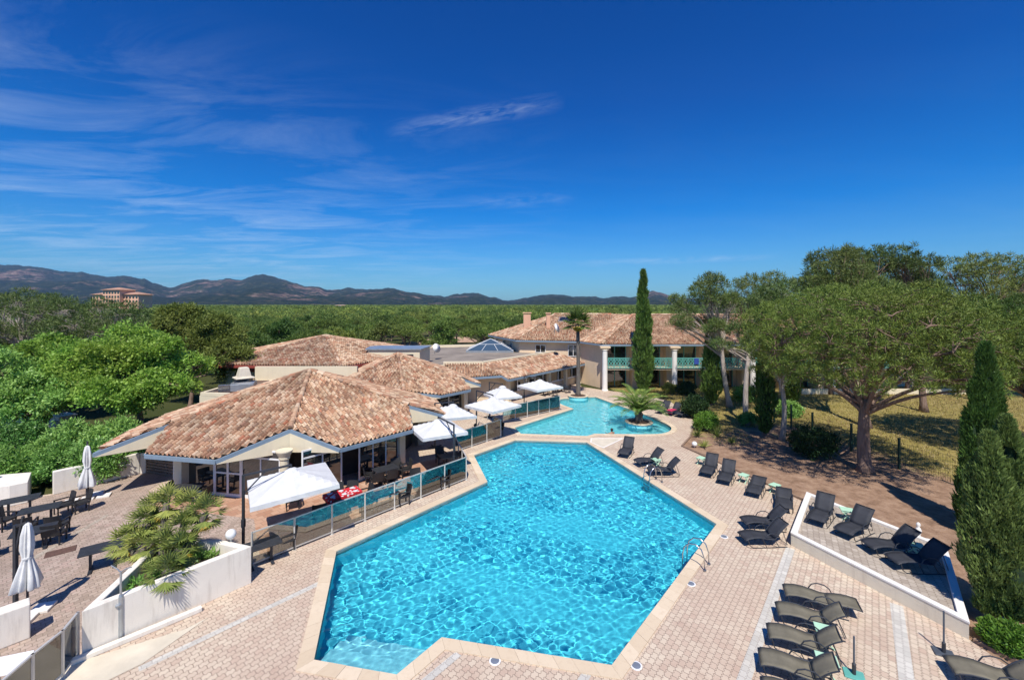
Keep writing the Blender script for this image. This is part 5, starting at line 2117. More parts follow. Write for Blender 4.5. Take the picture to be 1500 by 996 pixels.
def globe_lamp(p, h, r, label, lean=0):
    t = thing('globe_lamp', label, 'lamp', p, 0, 'globe lamps')
    MB().lathe([(.05, 0), (.05, .02), (.03, .03), (.03, h), (.06, h + .02)], n=12).build('post', M['rail'], t)
    MB().ball((0, 0, h + r), r, 20, 12).build('globe', M['globe'], t, smooth=True)


p = at(1015, 656)
globe_lamp((p.x + .15, p.y + .1, 0), .06, .17, 'white globe lamp standing low at the corner of the garden bed')
globe_lamp((-25.2, 21.0, 1.0), .38, .17, 'white globe lamp on a short post on the low wall at the far left')
globe_lamp((-9.75, 15.15, 1.25), .10, .17, 'glass globe lamp on the planter wall near the nearest parasol')

lp = thing('lamp_post', 'grey lamp post with a thin twin bracket in front of the planter wall', 'lamp post', at(177, 938), 0)
MB().lathe([(.10, 0), (.10, .03), (.055, .05), (.055, 1.25), (.04, 1.3)], n=14).build('lower_tube', M['zinc'], lp)
MB().lathe([(.028, 1.28), (.026, 1.95)], n=10).build('upper_tube', M['zinc'], lp)
MB().tube([(-.28, 0, 2.12), (-.1, 0, 2.02), (0, 0, 1.93), (.12, 0, 2.02), (.30, 0, 2.08)], .016, 7).build('bracket', M['zinc'], lp)
MB().lathe([(.05, 0), (.075, .02), (.075, .06), (.04, .08)], (-.02, -.06, 1.0), 12).build('junction_box', M['zinc'], lp)

sg = thing('notice_board', 'blank white board on a thin post in the near left corner', 'board', at(20, 1015), R(20))
MB().obox((0, 0, .72), (.72, .03, .42), 0, R(-14)).build('panel', M['white_frame'], sg, bevel=.008)
MB().bar((-.28, .03, 0), (-.28, .03, .8), .04, .04).build('post', M['rail'], sg)

dm = MB()
dm.obox((-17.3, 16.75, .016), (.85, .5, .016), R(40))
tag(dm.build('floor_grate', m_plain('rusty_grate', (.12, .065, .048), .3, 14, .9, bump=.5), bevel=.004), 'rusty brown floor grate in the paving between the armchairs and the lone table', 'grate')

for px, py, lab in ((725, 968, 'round grey skimmer lid in the paving by the near steps end of the big pool'), (932, 975, 'round grey skimmer lid by the near right pool corner'),
                    (1012, 855, 'round grey skimmer lid between the near pool ladder and the pool edge'), (1060.5, 786, 'round grey skimmer lid at the right tip of the big pool')):
    p = at(px, py)
    t = thing('skimmer_lid', lab, 'lid', (p.x, p.y, .004), 0, 'skimmer lids around the big pool')
    MB().lathe([(.155, 0), (.155, .012), (.12, .014)], n=24).build('rim', M['white_frame'], t)
    MB().lathe([(.115, 0), (.115, .017), (.02, .018)], n=24).build('cover', M['zinc'], t)


def ladder(e, d, label):
    """Bent steel pool ladder at edge point e; d points from the paving to the water."""
    t = thing('pool_ladder', label, 'ladder', (e.x, e.y, 0), math.atan2(d.y, d.x), 'steel pool ladders')
    for s in (-1, 1):
        y = s * .25
        pts = [(-.62, y, .03), (-.60, y, .45), (-.50, y, .72), (-.30, y, .84), (-.08, y, .80), (.10, y, .62), (.16, y, .35), (.17, y, -.1), (.17, y, -1.1)]
        MB().tube(pts, .022, 8).build('handrail', M['steel'], t, smooth=True)
        MB().lathe([(.06, .03), (.055, .05)], (-.62, y, 0), 12).build('flange', M['steel'], t)
    for z in (-.28, -.55, -.82):
        MB().box(.13, -.25, z - .015, .22, .25, z + .015).build('step', M['steel'], t)


p5, p6, p7 = (Vector(POOL[i]) for i in (4, 5, 6))
e = p5.lerp(p6, (at(945, 706).y - p5.y) / (p6.y - p5.y))
ladder(e, Vector(((p6 - p5).y, -(p6 - p5).x)).normalized(), 'bent steel pool ladder on the long right side of the big pool')
e = p6.lerp(p7, (at(1018, 822).y - p6.y) / (p7.y - p6.y))
ladder(e, Vector(((p7 - p6).y, -(p7 - p6).x)).normalized(), 'bent steel pool ladder at the near right side of the big pool')

# round planters that stand in the far pool
for c, r, lab, top in ((PALM_A, 1.05, 'round tiled planter with the tall palm on the edge of the far pool', .24), (PALM_B, 1.08, 'round stone-rimmed planter with the date palm standing in the far pool', .20)):
    t = thing('round_planter', lab, 'planter', (c.x, c.y, 0), 0, 'round planters in the far pool')
    MB().lathe([(r - .06, -1.0), (r - .06, top - .06)], n=40).build('wall', M['basin_pale'], t)
    mb = MB()
    k = 22
    for i in range(k):
        a0, a1 = 2 * PI * i / k + .01, 2 * PI * (i + 1) / k - .01
        q = [(rr * math.cos(a), rr * math.sin(a)) for a, rr in ((a0, r - .27), (a0, r), ((a0 + a1) / 2, r + .005), (a1, r), (a1, r - .27))]
        mb.prism(q, top - .06, top)
    mb.build('rim', M['coping'], t)
    MB().lathe([(r - .25, top - .05), (r * .5, top + .02), (.02, top + .06)], n=28).build('soil', M['soil'], t)

orn = thing('garden_ornament', 'small white stone ornament on a flat slab just behind the raised terrace', 'ornament', at(1351, 800), R(-25))
MB().obox((0, 0, .14), (.75, .36, .28)).build('slab', M['wall_cap'], orn, bevel=.02)
MB().lathe([(.14, .28), (.10, .33), (.06, .42), (.09, .52), (.11, .60), (.07, .70), (.04, .74), (.07, .80), (.06, .88), (.01, .92)], (-.12, 0, 0), 14).build('figure', M['wall_cap'], orn, smooth=True)

# swimmer: head and shoulders above the water
sw = thing('person', 'swimmer with dark hair, only head and shoulders above the far pool water', 'person', at(896, 634, -.1), R(200))
bm = bmesh.new()
lay = bm.verts.layers.skin.verify()
jt = [((0, 0, -.55), .15), ((0, 0, -.28), .15), ((0, .01, -.02), .165), ((0, .01, .07), .065), ((0, .0, .13), .06), ((0, -.01, .21), .085), ((0, -.01, .29), .07),
      ((-.17, .01, -.02), .07), ((-.33, -.14, -.10), .045), ((-.30, -.40, -.10), .035), ((.17, .01, -.02), .07), ((.33, -.14, -.10), .045), ((.30, -.40, -.10), .035),
      ((-.29, -.50, -.10), .03), ((.29, -.50, -.10), .03)]
vs = []
for p, r in jt:
    v = bm.verts.new(p)
    v[lay].radius = (r, r)
    vs.append(v)
vs[0][lay].use_root = True
for a, b in ((0, 1), (1, 2), (2, 3), (3, 4), (4, 5), (5, 6), (2, 7), (7, 8), (8, 9), (2, 10), (10, 11), (11, 12), (9, 13), (12, 14)):
    bm.edges.new((vs[a], vs[b]))
me = bpy.data.meshes.new('body')
bm.to_mesh(me)
bm.free()
bd = link('body', me, M['skin'], sw)
bd.modifiers.new('skin', 'SKIN')
sb = bd.modifiers.new('smooth', 'SUBSURF')
sb.levels = sb.render_levels = 2
mb = MB()
mb.ball((0, .015, .25), .102, 16, 10, 1.08)
mb.v = [(x, y + (.02 if y > 0 else 0), z) for x, y, z in mb.v if True]
h = mb.build('hair', M['hair'], sw, smooth=True)
h.scale = (1, 1, 1)

# car park glimpsed through the trees on the left
def car(loc, rz, mat, label):
    t = thing('parked_car', label, 'car', loc, rz, 'cars parked behind the trees')
    prof = [(-2.0, .35), (-2.05, .75), (-1.9, .92), (-1.1, .98), (-.55, 1.42), (.75, 1.46), (1.45, 1.0), (2.0, .88), (2.05, .4)]
    mb = MB()
    w = .85
    n = len(prof)
    mb.add([(x, -w, z) for x, z in prof] + [(x, w, z) for x, z in prof], [tuple(range(n)), tuple(range(2 * n - 1, n - 1, -1))] + [(i, n + i, n + (i + 1) % n, (i + 1) % n) for i in range(n)])
    mb.build('body', M[mat], t, bevel=.06)
    for s in (-1, 1):
        g = MB()
        g.add([(-.95, s * .862, 1.0), (-.5, s * .862, 1.36), (.7, s * .862, 1.39), (1.2, s * .862, 1.02)], [(0, 1, 2, 3)])
        g.build('side_window', M['pane'], t)
    g = MB()
    g.add([(-1.12, -.72, 1.0), (-.6, -.68, 1.39), (-.6, .68, 1.39), (-1.12, .72, 1.0)], [(0, 1, 2, 3)])
    g.v = [(x - .02, y, z + .02) for x, y, z in g.v]
    g.build('windscreen', M['pane'], t)
    for x in (-1.3, 1.3):
        for s in (-1, 1):
            m = MB()
            m.tube([(x, s * .72, .32), (x, s * .9, .32)], .32, 18)
            wh = m.build('wheel', M['rubber'], t)
            m = MB()
            m.tube([(x, s * .89, .32), (x, s * .915, .32)], .19, 14)
            m.build('rim', M['steel'], wh)


car((-34.5, 30.3, -.05), R(60), 'car_white', 'white car parked behind the laurel shrubs at the left picture edge')
car((-42, 38.5, -.05), R(15), 'car_blue', 'blue car glimpsed through the leaves at the left')
car((-45.5, 42.0, -.05), R(20), 'car_red', 'red car glimpsed between leaves beyond the blue one')
ub = thing('utility_cabinet', 'white utility cabinet with a dark door among the trees left of the terrace', 'cabinet', at(92, 640), R(-20))
MB().box(-.6, -.45, 0, .6, .45, 1.5).build('body', M['wall_cap'], ub, bevel=.02)
MB().box(-.68, -.53, 1.5, .68, .53, 1.6).build('lid', M['white_frame'], ub)
MB().box(.12, -.48, .1, .52, -.455, 1.35).build('door', M['zinc'], ub)
# ------------------------------------------------------------------ plants
def unit(a):
    return a / np.maximum(np.linalg.norm(a, axis=-1, keepdims=True), 1e-9)


class Leaves:
    """Gathers thousands of separate small leaf or needle faces."""

    def __init__(s, seed):
        s.r = np.random.default_rng(seed)
        s.V, s.F, s.n = [], [], 0

    def cards(s, P, D, L, W, quad=False, side=None):
        n = len(P)
        D = unit(D)
        sd = unit(np.cross(D, s.r.normal(size=(n, 3)) if side is None else side))
        L = np.broadcast_to(np.asarray(L, float), (n,))[:, None]
        W = np.broadcast_to(np.asarray(W, float), (n,))[:, None]
        if quad:
            nn = np.cross(D, sd)
            v = np.stack([P, P + D * L * .5 + sd * W / 2, P + D * L - nn * L * .12, P + D * L * .5 - sd * W / 2], 1)
            k = 4
        else:
            v = np.stack([P - sd * W / 2, P + sd * W / 2, P + D * L], 1)
            k = 3
        s.V.append(v.reshape(-1, 3))
        s.F.append(np.arange(n * k).reshape(n, k) + s.n)
        s.n += n * k

    def clumps(s, C, rad, ncard, L, W, up=.45, quad=False, spread=.55, fill=(.15, .95)):
        """Tufts of leaves around the points C."""
        m = len(C)
        c = np.repeat(C, ncard, 0)
        rr = np.repeat(np.broadcast_to(rad, (m,)), ncard)[:, None]
        d = unit(s.r.normal(size=(m * ncard, 3)) + np.array([0, 0, up * .8]))
        P = c + d * rr * s.r.uniform(fill[0], fill[1], (m * ncard, 1))
        D = d + s.r.normal(size=d.shape) * spread + np.array([0, 0, up])
        s.cards(P, D, L * s.r.uniform(.7, 1.25, m * ncard), W * s.r.uniform(.7, 1.2, m * ncard), quad)

    def mesh(s, name):
        ks = {f.shape[1] for f in s.F}
        assert len(ks) == 1
        return np_mesh(name, np.concatenate(s.V), np.concatenate(s.F))


def thin(P, gap):
    """Drops points that lie closer than gap to one already kept."""
    cells, keep = {}, []
    for i, q in enumerate(P):
        c = tuple(int(math.floor(v / gap)) for v in q)
        ok = True
        for dx in (-1, 0, 1):
            for dy in (-1, 0, 1):
                for dz in (-1, 0, 1):
                    for j in cells.get((c[0] + dx, c[1] + dy, c[2] + dz), ()):
                        if (P[j][0] - q[0]) ** 2 + (P[j][1] - q[1]) ** 2 + (P[j][2] - q[2]) ** 2 < gap * gap:
                            ok = False
        if ok:
            cells.setdefault(c, []).append(i)
            keep.append(i)
    return np.array(keep, int)


def lobe_points(r, lobe, n, low=-.35, shell=(.55, 1.0)):
    c, rad = np.array(lobe[:3], float), np.array(lobe[3:6], float)
    d = unit(r.normal(size=(n * 4, 3)))
    d = d[d[:, 2] > low][:n]
    return c + d * rad * (r.uniform(0, 1, (len(d), 1)) ** (1 / 2.2) * (shell[1] - shell[0]) + shell[0])


def limb(mb, a, b, r0, r1, bend, rnd, n=6, seg=6):
    a, b = Vector(a), Vector(b)
    L = (b - a).length
    off = Vector((rnd.uniform(-1, 1), rnd.uniform(-1, 1), rnd.uniform(-.2, .6))) * bend * L
    pts, rs = [], []
    for i in range(seg + 1):
        f = i / seg
        p = a.lerp(b, f) + off * math.sin(PI * f) + Vector((0, 0, bend * L * .3 * math.sin(PI * f)))
        pts.append(p)
        rs.append(r0 + (r1 - r0) * f)
    mb.tube(pts, rs, n, cap=False)
    return pts


def trunk_pts(base, top, lean, rnd, n=8):
    b, t = Vector(base), Vector(top)
    o = Vector((rnd.uniform(-1, 1), rnd.uniform(-1, 1), 0)) * lean
    return [b.lerp(t, i / n) + o * math.sin(PI * i / n) for i in range(n + 1)]


def tree_thing(name, label, cat, loc, parts, group=None, rz=0.0, scale=1.0):
    """A tree from shared meshes: parts is a list of (part name, mesh, material)."""
    t = thing(name, label, cat, loc, rz, group)
    t.scale = (scale,) * 3
    for nm, me, mt in parts:
        link(nm, me, M[mt], t)
    return t


def pine(seed, h_fork, r0, lobes, clump_r, ncard, L, W, top=None, twigs=.45, lean=.2, leafmat='aleppo', bark='bark', low=-.35, dens=1.0, up=.45, deadtw=0, limbk=.45, gap=0, main=1):
    """Meshes of a pine: one trunk with limbs and twigs, one crown of needle tufts."""
    rnd = random.Random(seed)
    lv = Leaves(seed)
    mb = MB()
    cx = sum(l[0] for l in lobes) / len(lobes) * .35
    cy = sum(l[1] for l in lobes) / len(lobes) * .35
    tz = top or max(l[2] for l in lobes)
    tp = trunk_pts((0, 0, -.1), (cx, cy, h_fork), lean, rnd)
    rs = [r0 * 1.5] + [r0 * (1 - .35 * i / 8) for i in range(1, 9)]
    mb.tube(tp, rs, 12)
    allC, own = [], []
    for n_, lb in enumerate(lobes):
        q = lobe_points(lv.r, lb, int(lb[6] * dens * (2.2 if gap else 1)), low)
        allC.append(q)
        own += [n_] * len(q)
    allC, own = np.concatenate(allC), np.array(own)
    if gap:
        o_ = lv.r.permutation(len(allC))
        allC, own = allC[o_], own[o_]
        kp = thin(allC, gap * clump_r)
        allC, own = allC[kp], own[kp]
    spine = []
    for n_, lb in sorted(enumerate(lobes), key=lambda e: e[0] % main):
        C = allC[own == n_]
        a = tp[-1] if lb[2] > h_fork else tp[-2]
        a = Vector(a) - Vector((0, 0, rnd.uniform(0, .25) * h_fork))
        ctr = Vector(lb[:3]) - Vector((0, 0, lb[5] * .25))
        if n_ % main == 0 or not spine:
            mid = limb(mb, a, ctr, r0 * limbk, r0 * .12, .10, rnd, 7)
            spine.append(mid)
        else:
            best = min((p for m_ in spine for p in m_[2:]), key=lambda p: (p - ctr).length + max(0, p.z - ctr.z) * 1.5)
            mid = limb(mb, best, ctr, r0 * limbk * .32, .014, .10, rnd, 5)
        for q in C:
            if rnd.random() < twigs:
                s0 = mid[rnd.randint(2, len(mid) - 1)]
                limb(mb, s0, q, r0 * .09 + .008, .012, .12, rnd, 4, 3)
        for _ in range(int(deadtw * len(C))):
            q = lobe_points(lv.r, (*lb[:2], lb[2] - lb[5] * .6, lb[3] * .85, lb[4] * .85, lb[5] * .6), 1, -1)[0]
            s0 = mid[rnd.randint(2, len(mid) - 1)]
            limb(mb, s0, q, .022, .009, .15, rnd, 4, 3)
    rad = lv.r.uniform(.65, 1.25, len(allC)) * clump_r
    lv.clumps(allC, rad, ncard, L, W, up)
    me = bpy.data.meshes.new('trunk')
    me.from_pydata(mb.v, [], mb.f)
    me.shade_smooth()
    return [('trunk', me, bark), ('crown', lv.mesh('crown'), leafmat)]


def dome_lobes(rnd, R, z0, z1, k):
    """Lobes for the umbrella crown of a stone pine."""
    out = []
    for i in range(k):
        f = math.sqrt((i + .5) / k)
        a = i * 2.399963
        rho = R * .80 * f
        zt = z0 + (z1 - z0) * math.sqrt(max(0, 1 - (rho / (R * 1.02)) ** 2))
        out.append((rho * math.cos(a), rho * math.sin(a), zt - .9 - rnd.uniform(0, .5), R * .27, R * .27, .95))
    return out


rnd = random.Random(4)
# --- the big stone pine in the garden
def umbrella(rnd, R, zrim, ztop, k, nc, low):
    """Lobes of an umbrella crown: a domed shell of overlapping pads, drooping at the rim, thin tufts below."""
    lb = []
    zc = zrim
    for i in range(k):
        u = 1 - 1.52 * (i + .5) / k                 # from the top down to below the rim
        a = i * 2.399963 + rnd.uniform(-.12, .12)
        rr = math.sqrt(max(0, 1 - u * u))
        g = rnd.uniform(.80, .97)
        hz = (ztop - zc) if u > 0 else low
        q = rnd.uniform(.85, 1.4)
        lb.append((R * .90 * rr * g * math.cos(a), R * .90 * rr * g * math.sin(a), zc + hz * (u ** .62 if u > 0 else u) * g * .93, q, q, q * .66, int(nc * (1 if u > -.1 else .75))))
    for i in range(k // 5):
        a, rho = 2.399963 * i, R * math.sqrt(rnd.random()) * .6
        lb.append((rho * math.cos(a), rho * math.sin(a), zc + rnd.uniform(-.8, 1.2), .8, .8, .5, nc // 3))
    return lb


big = pine(21, 4.1, .35, umbrella(random.Random(8), 6.15, 6.9, 10.5, 116, 48, 3.3), .34, 105, .17, .040, leafmat='pine', bark='bark', twigs=.35, lean=.10, up=.5, deadtw=.25, limbk=.34, gap=1.62, low=-.6, main=7)
tree_thing('stone_pine', 'large stone pine with a broad umbrella crown, its thick trunk standing alone on bare earth', 'pine tree', (20.05, 24.8, 0), big)
# --- smaller stone pine at the right edge
g = pine(22, 4.2, .28, umbrella(random.Random(12), 5.0, 6.4, 9.95, 84, 36, 3.0), .34, 115, .18, .042, leafmat='pine', bark='bark', twigs=.35, up=.5, deadtw=.4, limbk=.36, gap=1.5, low=-.6, main=6)
tree_thing('stone_pine', 'stone pine with a dark trunk at the right picture edge behind the cypresses', 'pine tree', (32.6, 27.6, 0), g)

# --- Aleppo pines
def aleppo(seed, base, hf, r0, lobes, label, bark='grey_bark', clump=.42, nc=64, L=.30, W=.06, dead=.9, mat='aleppo', dens=1.0, gap=1.3):
    rq = random.Random(seed * 7)
    lb = []
    for l in lobes:
        for q in range(4):
            u = Vector((rq.gauss(0, 1), rq.gauss(0, 1), rq.gauss(0, 1))).normalized()
            k = rq.uniform(.42, .68)
            lb.append((l[0] - base[0] + u.x * l[3] * .62, l[1] - base[1] + u.y * l[4] * .62, l[2] + u.z * l[5] * .55, l[3] * k, l[4] * k, l[5] * k, int(l[6] * .31)))
    tree_thing('aleppo_pine', label, 'pine tree', (*base, 0), pine(seed, hf, r0, lb, clump, nc, L, W, bark=bark, deadtw=dead, lean=.25, leafmat=mat, dens=dens, gap=gap), 'tall pines in the garden')


aleppo(31, (20.1, 40.3), 6.2, .24, [(16.6, 40, 9.6, 2.1, 2.0, 1.7, 85), (18.9, 40.2, 10.6, 2.2, 2.0, 1.6, 90), (15.4, 39.6, 7.9, 1.2, 1.3, 1.0, 34), (20.9, 40.8, 9.6, 1.7, 1.7, 1.5, 55), (18.2, 40, 7.6, 1.9, 1.6, 1.2, 34)],
       'leftmost tall garden pine, pale straight trunk, its crown over the hotel roof', dens=1.9, gap=1.1)
aleppo(32, (18.95, 35.4), 5.6, .22, [(20.3, 36, 9.2, 2.0, 1.9, 1.7, 85), (22.0, 36.5, 9.6, 1.8, 1.8, 1.6, 65), (18.9, 35.6, 7.6, 1.3, 1.4, 1.2, 36), (21.0, 35.5, 6.9, 1.6, 1.5, 1.1, 34), (16.9, 35.4, 6.2, .8, .8, .45, 16)],
       'leaning pine with a pale trunk on sunny grass beside the leftmost garden pine', dens=1.9, gap=1.1)
aleppo(33, (27.3, 33.6), 6.0, .27, [(25.6, 38, 11.5, 2.6, 2.4, 2.0, 95), (28.6, 36.6, 10.6, 2.6, 2.0, 1.8, 70), (28.4, 38.5, 12.9, 2.6, 2.4, 1.8, 95), (31.2, 38.5, 13.2, 2.4, 2.2, 1.7, 90), (27.0, 37, 9.7, 2.5, 2.2, 1.5, 60), (30.2, 37.5, 11, 2.6, 2.2, 1.4, 60)],
       'high dense pine rising behind the umbrella crown of the large stone pine', bark='bark', dens=2.0, gap=1.15, dead=.08)
aleppo(34, (36.3, 38.5), 6.4, .27, [(33.7, 39, 13.0, 2.3, 2.2, 1.9, 85), (36.1, 39.5, 12.6, 2.1, 2.1, 1.7, 75), (38.0, 40, 10.8, 2.0, 2.0, 1.7, 60), (34.5, 38.5, 10.6, 2.6, 2.2, 1.5, 60)],
       'high pine whose crown joins the dense one behind the stone pine, on its right', bark='bark', dens=2.0, gap=1.15, dead=.4)
aleppo(35, (45.5, 42), 6.8, .27, [(42.6, 42, 12.2, 1.9, 1.9, 1.8, 60), (45.6, 42, 13.2, 2.2, 2.1, 1.7, 75), (48.6, 42.5, 13.0, 2.2, 2.1, 1.7, 70), (44.5, 41.5, 10.2, 2.4, 2.0, 1.6, 56), (47.6, 42, 10.6, 2.4, 2.2, 1.6, 56), (50.5, 42, 11, 2, 2, 1.8, 40)],
       'loose pine with sky showing through its crown at the right picture edge', bark='bark', dens=1.4, dead=.4)
aleppo(36, (24.0, 44.5), 5.4, .2, [(23.3, 44, 10.6, 2.2, 2.0, 1.5, 60), (25.4, 44, 11.2, 2.2, 2.0, 1.6, 60), (23.5, 43.5, 8.2, 2.0, 1.8, 1.1, 30)], 'pine close to the hotel front behind the garden pines, trunk in deep shade', bark='bark', dens=1.4, dead=.4)
aleppo(37, (18.9, 30.6), 4.4, .18, [(17.4, 30.2, 6.7, 1.2, 1.2, .9, 42), (19.0, 30.4, 6.5, 1.2, 1.2, .9, 40), (18.2, 30, 5.3, 1.2, 1.1, .6, 22)], 'short pine with bright tufts left of the large stone pine crown', nc=56, dens=1.9, gap=1.1)

# three more of the loose pines, farther back between the trunks
src = [o for o in COL.objects if o.name.startswith('aleppo_pine') and o.parent is None]
for i, (k, x, y, rz, sc_, lab_) in enumerate(((3, 33.5, 46.0, 2.1, .92, 'pine in half shade far behind the large stone pine, near the terrace wall'), (4, 43.0, 47.5, 3.9, .9, 'far pine beyond the dry grass, between the stone pine and the cypresses'),
                                              (3, 52.5, 38.5, 4.6, 1.0, 'pine at the right picture edge, partly behind the dark-trunked stone pine'))):
    put(src[k], True, (x, y, 0), rz, lab_, 'tall pines in the garden', sc_)

# --- cypresses
def cypress(seed, h, r, spires, n, mat, L=.34, W=.10, base=.25, fat=.30, trunk=.11, bare=.5, tip=.62):
    """spires: list of (dx, dy, height factor, radius factor)."""
    lv = Leaves(seed)
    mb = MB()
    mb.tube([(0, 0, -.1), (0, 0, h * .5)], [trunk * 1.3, trunk * .6], 10)
    core = MB()
    for dx, dy, hf, rf in spires:
        H, Rr = h * hf, r * rf
        nn = int(n * hf * rf)
        z = lv.r.uniform(0, 1, nn) ** .9
        prof = lambda z: np.clip(np.minimum((z + .04) / fat, 1) ** .55, 0, 1) * np.clip((1 - z) / (1 - fat * .6), 0, 1) ** tip
        a = lv.r.uniform(0, 2 * PI, nn)
        lump = 1 + .15 * np.sin(a * 5 + z * 9 + seed) + .12 * np.sin(a * 3 - z * 17) + .08 * np.sin(a * 9 + z * 31)
        rho = Rr * prof(z) * lump * lv.r.uniform(.78, 1.10, nn) + .02
        P = np.stack([dx * (1 - z * .3) + rho * np.cos(a), dy * (1 - z * .3) + rho * np.sin(a), bare + z * (H - bare)], 1)
        nz = np.array([mnoise.noise(Vector(q) * (2.6 / max(r, .3)) * .55 + Vector((seed, 0, 0))) for q in P])
        P[:, :2] += (P[:, :2] - np.array([dx, dy]) * (1 - z * .3)[:, None]) * (nz * .34)[:, None]
        keep = nz > -.34
        P, a, nn = P[keep], a[keep], int(keep.sum())
        D = np.stack([np.cos(a) * .42, np.sin(a) * .42, np.full(nn, 1.0)], 1) + lv.r.normal(size=(nn, 3)) * .26
        lv.cards(P, D, L * lv.r.uniform(.6, 1.2, nn), W * lv.r.uniform(.7, 1.3, nn))
        k = 12
        pr = [(max(.02, float(Rr * .66 * prof(np.array([q / k]))[0])), bare + q / k * (H * .97 - bare)) for q in range(k + 1)]
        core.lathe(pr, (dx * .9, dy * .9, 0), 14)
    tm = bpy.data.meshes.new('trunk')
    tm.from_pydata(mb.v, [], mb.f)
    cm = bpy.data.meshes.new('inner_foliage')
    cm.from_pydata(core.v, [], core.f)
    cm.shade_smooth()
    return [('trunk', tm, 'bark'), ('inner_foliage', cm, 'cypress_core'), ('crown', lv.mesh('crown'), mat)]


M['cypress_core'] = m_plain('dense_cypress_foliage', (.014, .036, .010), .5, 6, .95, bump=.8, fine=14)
GCY = 'cypresses'
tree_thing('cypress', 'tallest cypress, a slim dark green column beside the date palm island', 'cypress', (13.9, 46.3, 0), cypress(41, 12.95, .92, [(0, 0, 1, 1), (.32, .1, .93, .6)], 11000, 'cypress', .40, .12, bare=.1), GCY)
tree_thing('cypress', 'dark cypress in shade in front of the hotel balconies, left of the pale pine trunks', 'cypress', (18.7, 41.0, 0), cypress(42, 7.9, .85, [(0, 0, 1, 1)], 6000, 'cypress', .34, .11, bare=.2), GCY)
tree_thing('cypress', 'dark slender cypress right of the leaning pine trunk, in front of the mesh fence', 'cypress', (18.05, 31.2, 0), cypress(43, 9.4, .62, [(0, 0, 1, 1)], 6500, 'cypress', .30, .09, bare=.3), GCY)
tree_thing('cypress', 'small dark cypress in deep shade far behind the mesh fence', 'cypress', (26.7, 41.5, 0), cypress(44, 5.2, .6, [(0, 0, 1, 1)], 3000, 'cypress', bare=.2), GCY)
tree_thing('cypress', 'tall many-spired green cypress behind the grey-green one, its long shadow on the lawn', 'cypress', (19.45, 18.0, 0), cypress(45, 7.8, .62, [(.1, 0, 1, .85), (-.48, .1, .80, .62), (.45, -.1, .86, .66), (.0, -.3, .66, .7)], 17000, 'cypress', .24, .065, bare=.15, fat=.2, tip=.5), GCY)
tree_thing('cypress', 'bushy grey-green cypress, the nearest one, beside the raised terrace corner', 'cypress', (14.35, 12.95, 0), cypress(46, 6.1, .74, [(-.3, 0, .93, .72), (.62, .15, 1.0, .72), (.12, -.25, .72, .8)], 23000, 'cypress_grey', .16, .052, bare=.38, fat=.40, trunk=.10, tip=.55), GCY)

# --- shrubs
def bush(seed, rx, ry, h, n, mat, L, W, label, loc, group=None, name='shrub', stems=5, lumps=7):
    lv = Leaves(seed)
    rnd = random.Random(seed)
    m = max(6, n // 60)
    C = lobe_points(lv.r, (0, 0, h * .48, rx * .85, ry * .85, h * .48), m, -.75, (.5, 1.0))
    C *= lv.r.uniform(.88, 1.1, (len(C), 1))
    lv.clumps(C, lv.r.uniform(.7, 1.3, len(C)) * min(rx, h) * .24, 60, L, W, .35, True, .7)
    mb = MB()
    for q in C[::3]:
        limb(mb, (rnd.uniform(-.1, .1), rnd.uniform(-.1, .1), -.05), q, .03, .01, .08, rnd, 4, 3)
    tm = bpy.data.meshes.new('stem')
    tm.from_pydata(mb.v, [], mb.f)
    return tree_thing(name, label, 'shrub', loc, [('stem', tm, 'twig'), ('foliage', lv.mesh('foliage'), mat)], group)


bush(51, 1.2, 1.15, 1.75, 9000, 'dark_shrub', .14, .08, 'large dark rounded shrub beside the loungers in pine shade', (15.3, 36.6, 0))
bush(52, .98, .95, 1.25, 8000, 'bright_shrub', .12, .07, 'rounded light green shrub at the corner of the garden bed', (14.6, 32.9, 0))
bush(53, .75, .7, 1.0, 4000, 'laurel', .12, .07, 'small green shrub at the foot of the leaning pine', (18.4, 34.1, 0))
bush(54, 1.5, 1.3, 1.75, 9000, 'dark_shrub', .13, .08, 'wide dark shrub in shade on bare earth, left of the large stone pine trunk', (18.75, 27.2, 0))
bush(55, .78, .62, .62, 9000, 'bright_shrub', .12, .06, 'vivid green low shrub at the foot of the nearest cypress', (13.75, 11.95, 0))
bush(56, .8, .7, 1.0, 3000, 'yellow', .14, .08, 'yellowish shrub against the hotel front beside the round column', (16.7, 46.4, 0))
bush(57, 1.1, .8, 1.3, 4000, 'dark_shrub', .14, .09, 'dark shrub against the hotel front right of the yellowish shrub', (18.2, 45.6, 0))
bush(58, 1.3, .9, 1.5, 4000, 'laurel', .16, .09, 'green shrub by the hotel between the two pale pine trunks', (22.6, 42.6, 0))
bush(59, 1.4, 1.0, 1.2, 4000, 'laurel', .16, .09, 'green shrub near the mesh fence corner behind the slender dark cypress', (23.2, 36.8, 0))
laurels = [(-22.4, 23.6, 1.5, 1.9), (-24.2, 23.4, 1.4, 1.9), (-26.4, 22.6, 1.5, 2.0), (-28.6, 22.4, 1.6, 2.2), (-21.4, 25.6, 1.4, 2.3), (-23.4, 25.6, 1.7, 2.6), (-25.8, 25.2, 1.7, 2.5), (-28.4, 25.0, 1.8, 2.6), (-31.2, 24.2, 1.8, 2.6)]
lab = ['laurel shrub right behind the middle of the long planter wall', 'laurel shrub behind the left end of the long planter wall', 'laurel shrub behind the globe lamp at the far left', 'laurel shrub at the left picture edge behind the low wall',
       'tall laurel shrub beside the timber screen', 'tall laurel shrub in the second row behind the closed parasol', 'tall laurel shrub in the second row above the globe lamp', 'laurel shrub in front of the white parked car', 'laurel shrub cut by the left picture edge']
